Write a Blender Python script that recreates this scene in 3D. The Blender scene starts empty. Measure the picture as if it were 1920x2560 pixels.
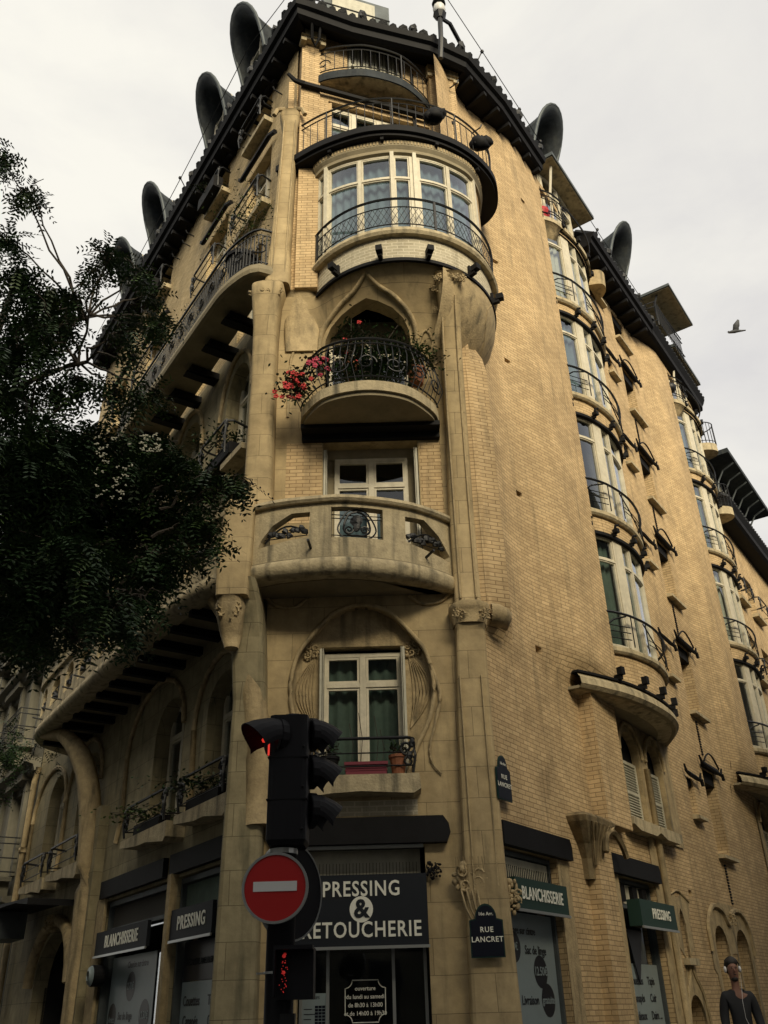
import bpy, math, random
import numpy as np
from mathutils import Vector, Matrix, noise
from mathutils.geometry import delaunay_2d_cdt
PI=math.pi
R=math.radians
scene=bpy.context.scene
col=scene.collection
# ---------------------------------------------------------------- camera
PITCH=R(29.65); ROLL=0.0275; CZ=1.25
f=Vector((0,math.cos(PITCH),math.sin(PITCH))); r=Vector((1,0,0)); u=r.cross(f)
c_,s_=math.cos(ROLL),math.sin(ROLL)
r2=c_*r-s_*u; u2=s_*r+c_*u
cam_d=bpy.data.cameras.new('camera'); cam=bpy.data.objects.new('camera',cam_d); col.objects.link(cam)
cam_d.sensor_fit='VERTICAL'; cam_d.sensor_height=24.0; cam_d.lens=24*2213/2560; cam_d.clip_start=.05; cam_d.clip_end=3000
cam.matrix_world=Matrix((( r2.x,u2.x,-f.x,0),(r2.y,u2.y,-f.y,0),(r2.z,u2.z,-f.z,CZ),(0,0,0,1)))
scene.camera=cam
# ---------------------------------------------------------------- world, sun, exposure
SUN_EL=R(28); SUN_AZ=R(162)      # azimuth measured clockwise from +Y
w=bpy.data.worlds.new('World'); scene.world=w; w.use_nodes=True
nt=w.node_tree; nt.nodes.clear()
def N(nt,t,**k):
    n=nt.nodes.new(t)
    for a,b in k.items(): setattr(n,a,b)
    return n
out=N(nt,'ShaderNodeOutputWorld'); bg=N(nt,'ShaderNodeBackground')
sky=N(nt,'ShaderNodeTexSky',sky_type='NISHITA',sun_disc=False)
sky.sun_elevation=SUN_EL; sky.sun_rotation=SUN_AZ; sky.air_density=1.0; sky.dust_density=3.0; sky.ozone_density=.6
# cloud layer: pale, softly mottled overcast laid over the clear sky
tc=N(nt,'ShaderNodeTexCoord'); mp=N(nt,'ShaderNodeMapping'); mp.inputs['Scale'].default_value=(1.2,1.2,2.6)
no=N(nt,'ShaderNodeTexNoise'); no.inputs['Scale'].default_value=2.2; no.inputs['Detail'].default_value=7; no.inputs['Roughness'].default_value=.55; no.inputs['Distortion'].default_value=.4
rp=N(nt,'ShaderNodeValToRGB'); rp.color_ramp.elements[0].position=.3; rp.color_ramp.elements[0].color=(5.9,5.75,5.65,1); rp.color_ramp.elements[1].position=.72; rp.color_ramp.elements[1].color=(7.9,7.65,6.9,1)
mx=N(nt,'ShaderNodeMix',data_type='RGBA'); mx.inputs[0].default_value=.93
L_=nt.links.new
L_(tc.outputs['Generated'],mp.inputs['Vector']); L_(mp.outputs[0],no.inputs['Vector']); 
sx_=N(nt,'ShaderNodeSeparateXYZ'); L_(tc.outputs['Generated'],sx_.inputs[0])
ml=N(nt,'ShaderNodeMath',operation='MULTIPLY_ADD'); ml.inputs[1].default_value=-.3; L_(sx_.outputs[0],ml.inputs[0]); L_(no.outputs['Fac'],ml.inputs[2]); L_(ml.outputs[0],rp.inputs[0])
L_(sky.outputs[0],mx.inputs[6]); L_(rp.outputs[0],mx.inputs[7]); L_(mx.outputs[2],bg.inputs[0]); L_(bg.outputs[0],out.inputs[0])
bg.inputs[1].default_value=.1
sd=bpy.data.lights.new('sun','SUN'); sd.energy=3.6; sd.angle=R(28); sd.color=(1,.87,.62)
sun=bpy.data.objects.new('sun',sd); col.objects.link(sun)
sdir=Vector((math.sin(SUN_AZ)*math.cos(SUN_EL),math.cos(SUN_AZ)*math.cos(SUN_EL),math.sin(SUN_EL)))
sun.rotation_euler=(-sdir).to_track_quat('-Z','Y').to_euler()
scene.view_settings.view_transform='Standard'; scene.view_settings.look='None'; scene.view_settings.gamma=1
scene.view_settings.exposure=0.38
scene.render.engine='CYCLES'
# ---------------------------------------------------------------- materials
def mat(name,color,rough=.8,metal=0,spec=.5,emit=None,var=0,vscale=3,bump=0,bscale=30,streak=0,stain=None):
    m=bpy.data.materials.new(name); m.use_nodes=True; t=m.node_tree; b=t.nodes['Principled BSDF']
    b.inputs['Roughness'].default_value=rough; b.inputs['Metallic'].default_value=metal; b.inputs['Specular IOR Level'].default_value=spec
    b.inputs['Base Color'].default_value=(*color,1)
    if emit:
        b.inputs['Emission Color'].default_value=(*color,1); b.inputs['Emission Strength'].default_value=emit
    if var or streak:
        g=N(t,'ShaderNodeNewGeometry'); n1=N(t,'ShaderNodeTexNoise'); n1.inputs['Scale'].default_value=vscale; n1.inputs['Detail'].default_value=9; n1.inputs['Roughness'].default_value=.72
        t.links.new(g.outputs['Position'],n1.inputs['Vector'])
        cr=N(t,'ShaderNodeMapRange'); cr.inputs['From Min'].default_value=.3; cr.inputs['From Max'].default_value=.7
        cr.inputs['To Min'].default_value=1-var; cr.inputs['To Max'].default_value=1+var*.6
        t.links.new(n1.outputs['Fac'],cr.inputs['Value'])
        vm=N(t,'ShaderNodeVectorMath',operation='SCALE'); vm.inputs[0].default_value=color; t.links.new(cr.outputs[0],vm.inputs['Scale'])
        last=vm.outputs[0]
        if streak:
            mpp=N(t,'ShaderNodeMapping'); mpp.inputs['Scale'].default_value=(5,5,.45); t.links.new(g.outputs['Position'],mpp.inputs[0])
            n2=N(t,'ShaderNodeTexNoise'); n2.inputs['Scale'].default_value=1.3; n2.inputs['Detail'].default_value=5; t.links.new(mpp.outputs[0],n2.inputs['Vector'])
            mr=N(t,'ShaderNodeMapRange'); mr.inputs['From Min'].default_value=.5; mr.inputs['From Max'].default_value=.75; mr.inputs['To Max'].default_value=streak; t.links.new(n2.outputs['Fac'],mr.inputs['Value'])
            mm=N(t,'ShaderNodeMix',data_type='RGBA'); t.links.new(mr.outputs[0],mm.inputs[0]); t.links.new(last,mm.inputs[6]); mm.inputs[7].default_value=(*(stain or (.07,.07,.045)),1)
            last=mm.outputs[2]
        t.links.new(last,b.inputs['Base Color'])
    if bump:
        g=N(t,'ShaderNodeNewGeometry'); n3=N(t,'ShaderNodeTexNoise'); n3.inputs['Scale'].default_value=bscale; n3.inputs['Detail'].default_value=5; t.links.new(g.outputs['Position'],n3.inputs['Vector'])
        bp=N(t,'ShaderNodeBump'); bp.inputs['Strength'].default_value=bump; bp.inputs['Distance'].default_value=.02; t.links.new(n3.outputs['Fac'],bp.inputs['Height']); t.links.new(bp.outputs[0],b.inputs['Normal'])
    return m
def brickmat(name,c1,c2,mortar,bw=.22,rh=.07,ms=.007,bump=.6,var=.18,streak=.5,stain=(.08,.07,.045),bias=0,vs=.9):
    m=bpy.data.materials.new(name); m.use_nodes=True; t=m.node_tree; b=t.nodes['Principled BSDF']; l=t.links.new
    b.inputs['Roughness'].default_value=.85; b.inputs['Specular IOR Level'].default_value=.25
    uv=N(t,'ShaderNodeUVMap'); g=N(t,'ShaderNodeNewGeometry')
    dn=N(t,'ShaderNodeTexNoise'); dn.inputs['Scale'].default_value=2.2; dn.inputs['Detail'].default_value=2; l(uv.outputs[0],dn.inputs['Vector'])
    sc=N(t,'ShaderNodeVectorMath',operation='SCALE'); sc.inputs['Scale'].default_value=.02 if bw<.4 else .01; l(dn.outputs['Color'],sc.inputs[0])
    ad=N(t,'ShaderNodeVectorMath',operation='ADD'); l(uv.outputs[0],ad.inputs[0]); l(sc.outputs[0],ad.inputs[1])
    bt=N(t,'ShaderNodeTexBrick'); bt.inputs['Scale'].default_value=1; bt.inputs['Brick Width'].default_value=bw; bt.inputs['Row Height'].default_value=rh
    bt.inputs['Mortar Size'].default_value=ms; bt.inputs['Mortar Smooth'].default_value=.25; bt.inputs['Bias'].default_value=bias
    bt.inputs['Color1'].default_value=(*c1,1); bt.inputs['Color2'].default_value=(*c2,1); bt.inputs['Mortar'].default_value=(*mortar,1)
    l(ad.outputs[0],bt.inputs['Vector'])
    n1=N(t,'ShaderNodeTexNoise'); n1.inputs['Scale'].default_value=vs; n1.inputs['Detail'].default_value=8; n1.inputs['Roughness'].default_value=.65; l(g.outputs['Position'],n1.inputs['Vector'])
    cr=N(t,'ShaderNodeMapRange'); cr.inputs['From Min'].default_value=.3; cr.inputs['From Max'].default_value=.7; cr.inputs['To Min'].default_value=1-var; cr.inputs['To Max'].default_value=1+var*.5; l(n1.outputs['Fac'],cr.inputs['Value'])
    vm=N(t,'ShaderNodeVectorMath',operation='SCALE'); l(bt.outputs['Color'],vm.inputs[0]); l(cr.outputs[0],vm.inputs['Scale'])
    mpp=N(t,'ShaderNodeMapping'); mpp.inputs['Scale'].default_value=(4,4,.5); l(g.outputs['Position'],mpp.inputs[0])
    n2=N(t,'ShaderNodeTexNoise'); n2.inputs['Scale'].default_value=1.1; n2.inputs['Detail'].default_value=6; n2.inputs['Roughness'].default_value=.6; l(mpp.outputs[0],n2.inputs['Vector'])
    mr=N(t,'ShaderNodeMapRange'); mr.inputs['From Min'].default_value=.54; mr.inputs['From Max'].default_value=.8; mr.inputs['To Max'].default_value=streak; l(n2.outputs['Fac'],mr.inputs['Value'])
    mm=N(t,'ShaderNodeMix',data_type='RGBA'); l(mr.outputs[0],mm.inputs[0]); l(vm.outputs[0],mm.inputs[6]); mm.inputs[7].default_value=(*stain,1)
    l(mm.outputs[2],b.inputs['Base Color'])
    n3=N(t,'ShaderNodeTexNoise'); n3.inputs['Scale'].default_value=25; n3.inputs['Detail'].default_value=4; l(g.outputs['Position'],n3.inputs['Vector'])
    ma=N(t,'ShaderNodeMath',operation='MULTIPLY_ADD'); l(bt.outputs['Fac'],ma.inputs[0]); ma.inputs[1].default_value=-1.0; l(n3.outputs['Fac'],ma.inputs[2])
    bp=N(t,'ShaderNodeBump'); bp.inputs['Strength'].default_value=bump; bp.inputs['Distance'].default_value=.012; l(ma.outputs[0],bp.inputs['Height']); l(bp.outputs[0],b.inputs['Normal'])
    return m
def glassmat(name,tint=(.75,.8,.8),rough=.02):
    m=bpy.data.materials.new(name); m.use_nodes=True; t=m.node_tree; t.nodes.clear(); l=t.links.new
    o=N(t,'ShaderNodeOutputMaterial'); mx=N(t,'ShaderNodeMixShader'); tr=N(t,'ShaderNodeBsdfTransparent'); gl=N(t,'ShaderNodeBsdfGlossy'); lw=N(t,'ShaderNodeLayerWeight'); lw.inputs['Blend'].default_value=.5
    pw=N(t,'ShaderNodeMath',operation='POWER'); pw.inputs[1].default_value=2.2; l(lw.outputs['Facing'],pw.inputs[0])
    fr=N(t,'ShaderNodeMath',operation='MULTIPLY_ADD'); fr.inputs[1].default_value=.88; fr.inputs[2].default_value=.05; l(pw.outputs[0],fr.inputs[0])
    tr.inputs[0].default_value=(*tint,1); gl.inputs['Roughness'].default_value=rough; gl.inputs['Color'].default_value=(.9,.95,1,1)
    g=N(t,'ShaderNodeNewGeometry'); nz=N(t,'ShaderNodeTexNoise'); nz.inputs['Scale'].default_value=1.5; l(g.outputs['Position'],nz.inputs['Vector'])
    bp=N(t,'ShaderNodeBump'); bp.inputs['Strength'].default_value=.06; bp.inputs['Distance'].default_value=.05; l(nz.outputs['Fac'],bp.inputs['Height']); l(bp.outputs[0],gl.inputs['Normal'])
    l(fr.outputs[0],mx.inputs[0]); l(tr.outputs[0],mx.inputs[1]); l(gl.outputs[0],mx.inputs[2]); l(mx.outputs[0],o.inputs[0]); return m
M={}
M['brick']=brickmat('cream_brick',(.63,.465,.26),(.5,.36,.195),(.28,.195,.1),var=.28,vs=1.4,streak=.6,bump=.4)
M['brickL']=brickmat('cream_brick_avenue',(.60,.47,.27),(.48,.37,.2),(.3,.22,.12),var=.25)
M['brickW']=brickmat('white_brick_band',(.5,.45,.33),(.42,.37,.26),(.62,.56,.42),bw=.2,rh=.075,ms=.012)
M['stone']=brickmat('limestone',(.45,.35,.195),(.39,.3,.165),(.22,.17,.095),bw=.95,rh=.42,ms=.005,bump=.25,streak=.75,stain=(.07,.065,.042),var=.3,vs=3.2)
M['stoneP']=mat('carved_limestone',(.42,.325,.18),.88,var=.35,vscale=6,bump=.5,bscale=30,streak=.8,stain=(.06,.055,.035))
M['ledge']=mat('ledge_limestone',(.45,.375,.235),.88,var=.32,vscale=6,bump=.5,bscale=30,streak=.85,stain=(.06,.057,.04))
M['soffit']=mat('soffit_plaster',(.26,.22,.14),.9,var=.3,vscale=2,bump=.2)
M['iron']=mat('black_iron',(.011,.012,.014),.5,metal=.2,bump=.1,bscale=90)
M['steel']=mat('dark_painted_steel',(.007,.007,.008),.7,spec=.2,var=.4,vscale=4,bump=.12,bscale=70)
M['signal']=mat('matt_black_housing',(.005,.005,.007),.6,spec=.22)
M['slate']=mat('roof_slate',(.02,.022,.026),.65,var=.5,vscale=8,bump=.6,bscale=25)
M['zinc']=mat('weathered_zinc',(.09,.105,.11),.6,metal=.3,var=.4,vscale=2,bump=.15)
M['zincd']=mat('dark_zinc',(.022,.028,.033),.75,metal=.1,spec=.3,var=.6,vscale=4,bump=.4,bscale=12,streak=.5,stain=(.06,.065,.06))
M['wood']=mat('cream_painted_wood',(.6,.55,.42),.55,var=.2,vscale=6,bump=.15,bscale=40,streak=.35,stain=(.2,.17,.1))
M['shut']=mat('pale_shutter',(.5,.48,.38),.6,var=.2,vscale=5,streak=.3,stain=(.15,.14,.1))
M['glass']=glassmat('window_glass')
M['curtain']=mat('grey_blue_curtain',(.13,.18,.21),.9,var=.3,vscale=3)
M['curtain2']=mat('green_grey_curtain',(.1,.14,.11),.9,var=.3,vscale=3)
M['dark']=mat('dark_interior',(.012,.012,.012),.9)
M['room']=mat('dim_room_wall',(.06,.055,.045),.9)
M['signd']=mat('dark_sign_board',(.012,.015,.02),.6,spec=.2)
M['signg']=mat('dark_green_sign_board',(.015,.04,.032),.55,spec=.25)
M['letter']=mat('cream_lettering',(.75,.75,.66),.5)
M['decal']=mat('pale_window_decal',(.22,.27,.28),.4,var=.1)
M['decalk']=mat('black_window_decal',(.012,.014,.02),.4)
M['plaque']=mat('enamel_blue_plaque',(.006,.008,.016),.4,spec=.2)
M['plaqueg']=mat('enamel_green_border',(.012,.035,.032),.4,spec=.2)
M['red']=mat('red_sign_paint',(.38,.012,.012),.4)
M['white']=mat('white_sign_paint',(.62,.62,.6),.4)
M['alu']=mat('grey_metal_trim',(.4,.42,.42),.35,metal=.7)
M['asphalt']=mat('asphalt',(.05,.05,.05),.9,var=.3,vscale=2,bump=.4)
M['pave']=mat('pavement_asphalt',(.08,.077,.07),.9,var=.2,vscale=2,bump=.3)
M['kerb']=mat('granite_kerb',(.3,.29,.27),.8,var=.2,vscale=6)
M['leaf']=mat('dark_leaf',(.022,.05,.015),.5,var=.5,vscale=2.5)
M['leaf2']=mat('fresh_leaf',(.05,.09,.022),.5,var=.5,vscale=5)
M['bark']=mat('bark',(.05,.04,.03),.9,var=.3,vscale=6,bump=.5)
M['flower']=mat('red_flower',(.55,.03,.03),.5,var=.2,vscale=20)
M['flowerp']=mat('pink_flower',(.5,.04,.09),.5,var=.2,vscale=20)
M['blossom']=mat('white_blossom',(.6,.58,.45),.6)
M['pot']=mat('terracotta_pot',(.25,.09,.04),.8,var=.3,vscale=10)
M['maroon']=mat('maroon_planter',(.16,.012,.03),.5)
M['redlamp']=mat('lit_red_lamp',(1,.05,.03),.4,emit=.5)
M['reddim']=mat('lit_red_diodes',(1,.06,.05),.4,emit=.16)
M['skin']=mat('skin',(.22,.11,.075),.6)
M['hair']=mat('dark_hair',(.015,.012,.01),.7)
M['shirt']=mat('black_shirt',(.012,.013,.016),.85)
M['jeans']=mat('dark_jeans',(.03,.04,.07),.9)
M['headph']=mat('white_headphones',(.7,.7,.7),.3)
M['bird']=mat('pigeon_feather',(.07,.075,.085),.8,var=.3,vscale=30)
M['stoneL']=brickmat('shaded_grimy_limestone',(.33,.285,.175),(.28,.24,.145),(.15,.125,.075),bw=.95,rh=.42,ms=.005,bump=.25,streak=.85,stain=(.05,.052,.035),var=.35,vs=3)  # base colour darkened for the shaded avenue side, with grime streaks on top
M['stoneN']=mat('grey_haussmann_stone',(.15,.14,.105),.85,var=.25,vscale=1.5,streak=.5)
def leafy(m):
    t=m.node_tree; b=t.nodes['Principled BSDF']; b.inputs['Transmission Weight'].default_value=0
    b.inputs['Specular IOR Level'].default_value=.3
leafy(M['leaf']); leafy(M['leaf2'])
# ---------------------------------------------------------------- frames: map (s, out, z) to world
class Fr:
    def __init__(s,o,u,n): s.o=np.array(o,float); s.u=np.array(u,float); s.n=np.array(n,float)
    def W(s,a,o,z):
        p=s.o+s.u*a+s.n*o; return (float(p[0]),float(p[1]),z)
AR=R(34.35); AL=R(33.9)
FR=Fr((1.45,12.5),(math.sin(AR),math.cos(AR)),(math.cos(AR),-math.sin(AR)))
FL=Fr((-1.84,12.5),(-math.sin(AL),math.cos(AL)),(-math.cos(AL),-math.sin(AL)))
FC=Fr((0,12.5),(1,0),(0,-1))
_u=np.array([3.5,1.17]); _u/=np.linalg.norm(_u)
FU=Fr((-1.55,12.08),_u,(_u[1],-_u[0]))
class PathFr:
    def __init__(s,pts,sign=1,n=10,smooth=True):
        p=np.array(pts,float)
        if smooth and len(p)>2:
            q=[]; P=np.vstack([2*p[0]-p[1],p,2*p[-1]-p[-2]])
            for i in range(1,len(P)-2):
                a,b,c,d=P[i-1],P[i],P[i+1],P[i+2]
                for k in range(n):
                    t=k/n; q.append(.5*((2*b)+(c-a)*t+(2*a-5*b+4*c-d)*t*t+(3*b-a-3*c+d)*t**3))
            q.append(p[-1]); p=np.array(q)
        s.p=p; s.c=np.concatenate([[0],np.cumsum(np.linalg.norm(np.diff(p,axis=0),axis=1))]); s.L=float(s.c[-1]); s.sign=sign
    def W(s,a,o,z):
        x=np.interp(a,s.c,s.p[:,0]); y=np.interp(a,s.c,s.p[:,1]); e=max(.03,s.L*.01)
        a0=max(0,a-e); a1=min(s.L,a+e)
        d=np.array([np.interp(a1,s.c,s.p[:,0])-np.interp(a0,s.c,s.p[:,0]),np.interp(a1,s.c,s.p[:,1])-np.interp(a0,s.c,s.p[:,1])]); d/=max(1e-9,np.linalg.norm(d))
        if a<0: x+=d[0]*a; y+=d[1]*a
        if a>s.L: x+=d[0]*(a-s.L); y+=d[1]*(a-s.L)
        return (float(x+d[1]*o*s.sign),float(y-d[0]*o*s.sign),z)
class ArcFr:
    def __init__(s,cx,cy,Rr,a0): s.c=(cx,cy); s.R=Rr; s.a0=R(a0)
    def W(s,a,o,z):
        t=s.a0+a/s.R; return (s.c[0]+(s.R+o)*math.sin(t),s.c[1]-(s.R+o)*math.cos(t),z)
def frpath(fr,pts,sign=1,**k): return PathFr([fr.W(a,o,0)[:2] for a,o in pts],sign,**k)
# ---------------------------------------------------------------- mesh builder
def wl(o):
    v=Vector((0,0,0))
    while o: v+=o.location; o=o.parent
    return v
SPLIT={'flared_rib','arch_moulding','ogee_moulding','brick_panel','shop_pier','bow_spandrel','bow_sill','balcony_joist','upper_pilaster','pilaster_cap','waste_pipe','wall_hook','eave_rafter','black_disc','stone_ledge','roof_canopy','inner_wall','paper','bird_spikes_','bow_ledge','toothed_brick_strip','window_sill','bow_post','rotunda_post','slab_bracket','column_fluting','pilaster_fluting','air_vent','clamp_band','dormer_bracket','cable_post','rain_pipe','stone_surround','hood_moulding','brick_pier','tie_beam','paper','balcony_slab_side','eave','mansard_roof','brick_wall','window_box','carved_ribs'}
class MB:
    def __init__(s): s.v=[]; s.f=[]; s.uv=[]
    def add(s,vs,fs,uvs=None):
        b=len(s.v); s.v+=[tuple(x) for x in vs]; s.f+=[tuple(i+b for i in q) for q in fs]
        s.uv+=(uvs if uvs else [(x[0]+x[1]*.6,x[2]) for x in vs]); return s
    def build(s,name,m,parent=None,smooth=False,label=None,split=None,local=False):
        if (name in SPLIT if split is None else split):
            par=list(range(len(s.v)))
            def fd(i):
                while par[i]!=i: par[i]=par[par[i]]; i=par[i]
                return i
            for q in s.f:
                a=fd(q[0])
                for i in q[1:]:
                    c=fd(i)
                    if c!=a: par[c]=a
            gr={}
            for q in s.f: gr.setdefault(fd(q[0]),[]).append(q)
            if len(gr)>1:
                o=None
                for g_ in gr.values():
                    ids=sorted({i for q in g_ for i in q}); mp_={i:k for k,i in enumerate(ids)}
                    m2=MB(); m2.v=[s.v[i] for i in ids]; m2.uv=[s.uv[i] for i in ids]; m2.f=[tuple(mp_[i] for i in q) for q in g_]
                    o=m2.build(name,m,parent,smooth,label,split=False)
                return o
        me=bpy.data.meshes.new(name)
        if local: off=Vector((0,0,0))
        elif parent: off=wl(parent)
        else:
            a=np.array(s.v); off=Vector(((a[:,0].min()+a[:,0].max())/2,(a[:,1].min()+a[:,1].max())/2,a[:,2].min()))
        me.from_pydata([(x-off.x,y-off.y,z-off.z) for x,y,z in s.v],[],s.f)
        ul=me.uv_layers.new(name='UVMap'); idx=np.empty(len(me.loops),dtype=np.int32); me.loops.foreach_get('vertex_index',idx)
        ul.data.foreach_set('uv',np.array(s.uv,dtype=np.float32)[idx].ravel())
        me.materials.append(M[m]); 
        if smooth: me.polygons.foreach_set('use_smooth',[True]*len(me.polygons))
        o=bpy.data.objects.new(name,me); col.objects.link(o)
        if parent: o.parent=parent
        else: o.location=off
        if label: o['label']=label
        return o
    def box(s,fr,s0,s1,o0,o1,z0,z1,ns=1,tz=0):
        vs=[];uv=[];fs=[]
        for i in range(ns+1):
            a=s0+(s1-s0)*i/ns
            for o,z in ((o0,z0),(o1,z0),(o1,z1-tz),(o0,z1)): vs.append(fr.W(a,o,z)); uv.append((a+o,z))
        for i in range(ns):
            b=i*4
            for k in range(4): fs.append((b+k,b+(k+1)%4,b+4+(k+1)%4,b+4+k))
        fs+= [(0,1,2,3),(ns*4+3,ns*4+2,ns*4+1,ns*4)]
        return s.add(vs,fs,uv)
    def sweep(s,fr,s0,s1,prof,ns=20,closed=False,caps=True):
        vs=[];uv=[];fs=[];m=len(prof)
        for i in range(ns+1):
            a=s0+(s1-s0)*i/ns
            for k,(o,z) in enumerate(prof): vs.append(fr.W(a,o,z)); uv.append((a,z+o*.5))
        for i in range(ns):
            for k in range(m if closed else m-1):
                k2=(k+1)%m; fs.append((i*m+k,i*m+k2,(i+1)*m+k2,(i+1)*m+k))
        if caps: fs+=[tuple(range(m)),tuple(range(ns*m+m-1,ns*m-1,-1))]
        return s.add(vs,fs,uv)
    def tube(s,pts,rad,sides=6,closed=False,caps=True):
        P=[Vector(p) for p in pts]; n=len(P); vs=[];fs=[]
        up=Vector((0,0,1)); prev=None
        for i in range(n):
            a=P[i-1] if i>0 or closed else P[i]; b=P[(i+1)%n] if i<n-1 or closed else P[i]
            d=(b-a); d=d.normalized() if d.length>1e-9 else Vector((1,0,0))
            x=d.cross(up)
            if x.length<.1: x=d.cross(Vector((.3,1,0)))
            x.normalize()
            if prev and x.dot(prev)<0 and abs(x.dot(prev))>.5: x=-x
            prev=x; y=d.cross(x); rr=rad[i] if isinstance(rad,(list,tuple)) else rad
            for k in range(sides):
                t=2*PI*k/sides; vs.append(P[i]+x*(math.cos(t)*rr)+y*(math.sin(t)*rr))
        for i in range(n if closed else n-1):
            j=(i+1)%n
            for k in range(sides): fs.append((i*sides+k,i*sides+(k+1)%sides,j*sides+(k+1)%sides,j*sides+k))
        if caps and not closed: fs+=[tuple(range(sides)),tuple(range(n*sides-1,(n-1)*sides-1,-1))]
        return s.add(vs,fs)
    def prism(s,fr,poly,o0,o1):
        n=len(poly); vs=[fr.W(a,o0,z) for a,z in poly]+[fr.W(a,o1,z) for a,z in poly]
        fs=[tuple(range(n)),tuple(range(2*n-1,n-1,-1))]+[(k,(k+1)%n,n+(k+1)%n,n+k) for k in range(n)]
        return s.add(vs,fs,[(a,z) for a,z in poly]*2)
    def plan(s,pts,z0,z1,inset=0):
        n=len(pts); c=np.mean(np.array(pts),axis=0)
        lo=[(x+(c[0]-x)*inset,y+(c[1]-y)*inset,z0) for x,y in pts]; hi=[(x,y,z1) for x,y in pts]
        fs=[tuple(range(n)),tuple(range(2*n-1,n-1,-1))]+[(k,(k+1)%n,n+(k+1)%n,n+k) for k in range(n)]
        return s.add(lo+hi,fs,[(x,y) for x,y in pts]*2)
    def blob(s,c,rx,ry=None,rz=None,seg=8,ring=5,jit=0):
        ry=ry or rx; rz=rz or rx; vs=[(c[0],c[1],c[2]+rz)]; 
        for i in range(1,ring):
            t=PI*i/ring
            for k in range(seg):
                p=2*PI*k/seg; q=1+random.uniform(-jit,jit)
                vs.append((c[0]+rx*math.sin(t)*math.cos(p)*q,c[1]+ry*math.sin(t)*math.sin(p)*q,c[2]+rz*math.cos(t)*q))
        vs.append((c[0],c[1],c[2]-rz)); fs=[(0,1+k,1+(k+1)%seg) for k in range(seg)]
        for i in range(ring-2):
            for k in range(seg): a=1+i*seg; fs.append((a+k,a+seg+k,a+seg+(k+1)%seg,a+(k+1)%seg))
        a=1+(ring-2)*seg; fs+=[(a+(k+1)%seg,a+k,len(vs)-1) for k in range(seg)]
        return s.add(vs,fs)
    def loft(s,rings,cap=True):
        m=len(rings[0]); vs=[p for rg in rings for p in rg]; fs=[]
        for i in range(len(rings)-1):
            for k in range(m): fs.append((i*m+k,i*m+(k+1)%m,(i+1)*m+(k+1)%m,(i+1)*m+k))
        if cap: fs+=[tuple(range(m)),tuple(range(len(rings)*m-1,(len(rings)-1)*m-1,-1))]
        return s.add(vs,fs)
def inside(p,poly):
    x,y=p; c=False; n=len(poly); j=n-1
    for i in range(n):
        a,b=poly[i],poly[j]
        if (a[1]>y)!=(b[1]>y) and x<(b[0]-a[0])*(y-a[1])/(b[1]-a[1])+a[0]: c=not c
        j=i
    return c
def resample(poly,st):
    q=[]
    for i in range(len(poly)):
        a=poly[i]; b=poly[(i+1)%len(poly)]; d=math.hypot(b[0]-a[0],b[1]-a[1]); k=max(1,int(d/st))
        for j in range(k): q.append((a[0]+(b[0]-a[0])*j/k,a[1]+(b[1]-a[1])*j/k))
    return q
def sheet(mb,fr,outline,holes=(),off=lambda a,z:0,step=.4,depth=.25):
    if not callable(off): _o=off; off=lambda a,z:_o
    if isinstance(outline,tuple) and len(outline)==4 and not hasattr(outline[0],'__len__'):
        a0,a1,z0,z1=outline; outline=[(a0,z0),(a1,z0),(a1,z1),(a0,z1)]
    ol=resample(outline,step); hs=[resample(h,step*.7) for h in holes]
    pts=list(ol); edges=[(i,(i+1)%len(ol)) for i in range(len(ol))]
    for h in hs:
        b=len(pts); pts+=h; edges+=[(b+i,b+(i+1)%len(h)) for i in range(len(h))]
    xs=[p[0] for p in ol]; zs=[p[1] for p in ol]
    nx=int((max(xs)-min(xs))/step); nz=int((max(zs)-min(zs))/step)
    for i in range(1,nx+1):
        for j in range(1,nz+1):
            p=(min(xs)+(max(xs)-min(xs))*i/(nx+1),min(zs)+(max(zs)-min(zs))*j/(nz+1))
            if inside(p,outline) and not any(inside(p,h) for h in holes): pts.append(p)
    r_=delaunay_2d_cdt([Vector(p) for p in pts],edges,[],0,1e-5)
    V=[(v.x,v.y) for v in r_[0]]; fs=[]
    for t in r_[2]:
        c=(sum(V[i][0] for i in t)/3,sum(V[i][1] for i in t)/3)
        if inside(c,outline) and not any(inside(c,h) for h in holes): fs.append(t)
    mb.add([fr.W(a,off(a,z),z) for a,z in V],fs,[(a,z) for a,z in V])
    if depth:
        for h in hs:
            n=len(h); vs=[fr.W(a,off(a,z),z) for a,z in h]+[fr.W(a,off(a,z)-depth,z) for a,z in h]
            cx=sum(p[0] for p in h)/n
            mb.add(vs,[(k,(k+1)%n,n+(k+1)%n,n+k) for k in range(n)],[(a,z) for a,z in h]+[(a+(depth if a<cx else -depth),z) for a,z in h])
    return mb
def rect(a0,a1,z0,z1): return [(a0,z0),(a1,z0),(a1,z1),(a0,z1)]
def arch(a0,a1,z0,z1,rise=None,n=10,p=2.0):
    w_=(a1-a0)/2; cx=(a0+a1)/2; rise=rise or w_; zs=z1-rise; q=[(a0,z0),(a1,z0)]
    for k in range(n+1):
        t=PI*k/n; c=math.cos(t); sn=math.sin(t)
        q.append((cx+w_*math.copysign(abs(c)**(2/p),c),zs+rise*sn**(2/p)))
    return q
def ss(a,b,x):
    t=min(1,max(0,(x-a)/(b-a))); return t*t*(3-2*t)
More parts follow.
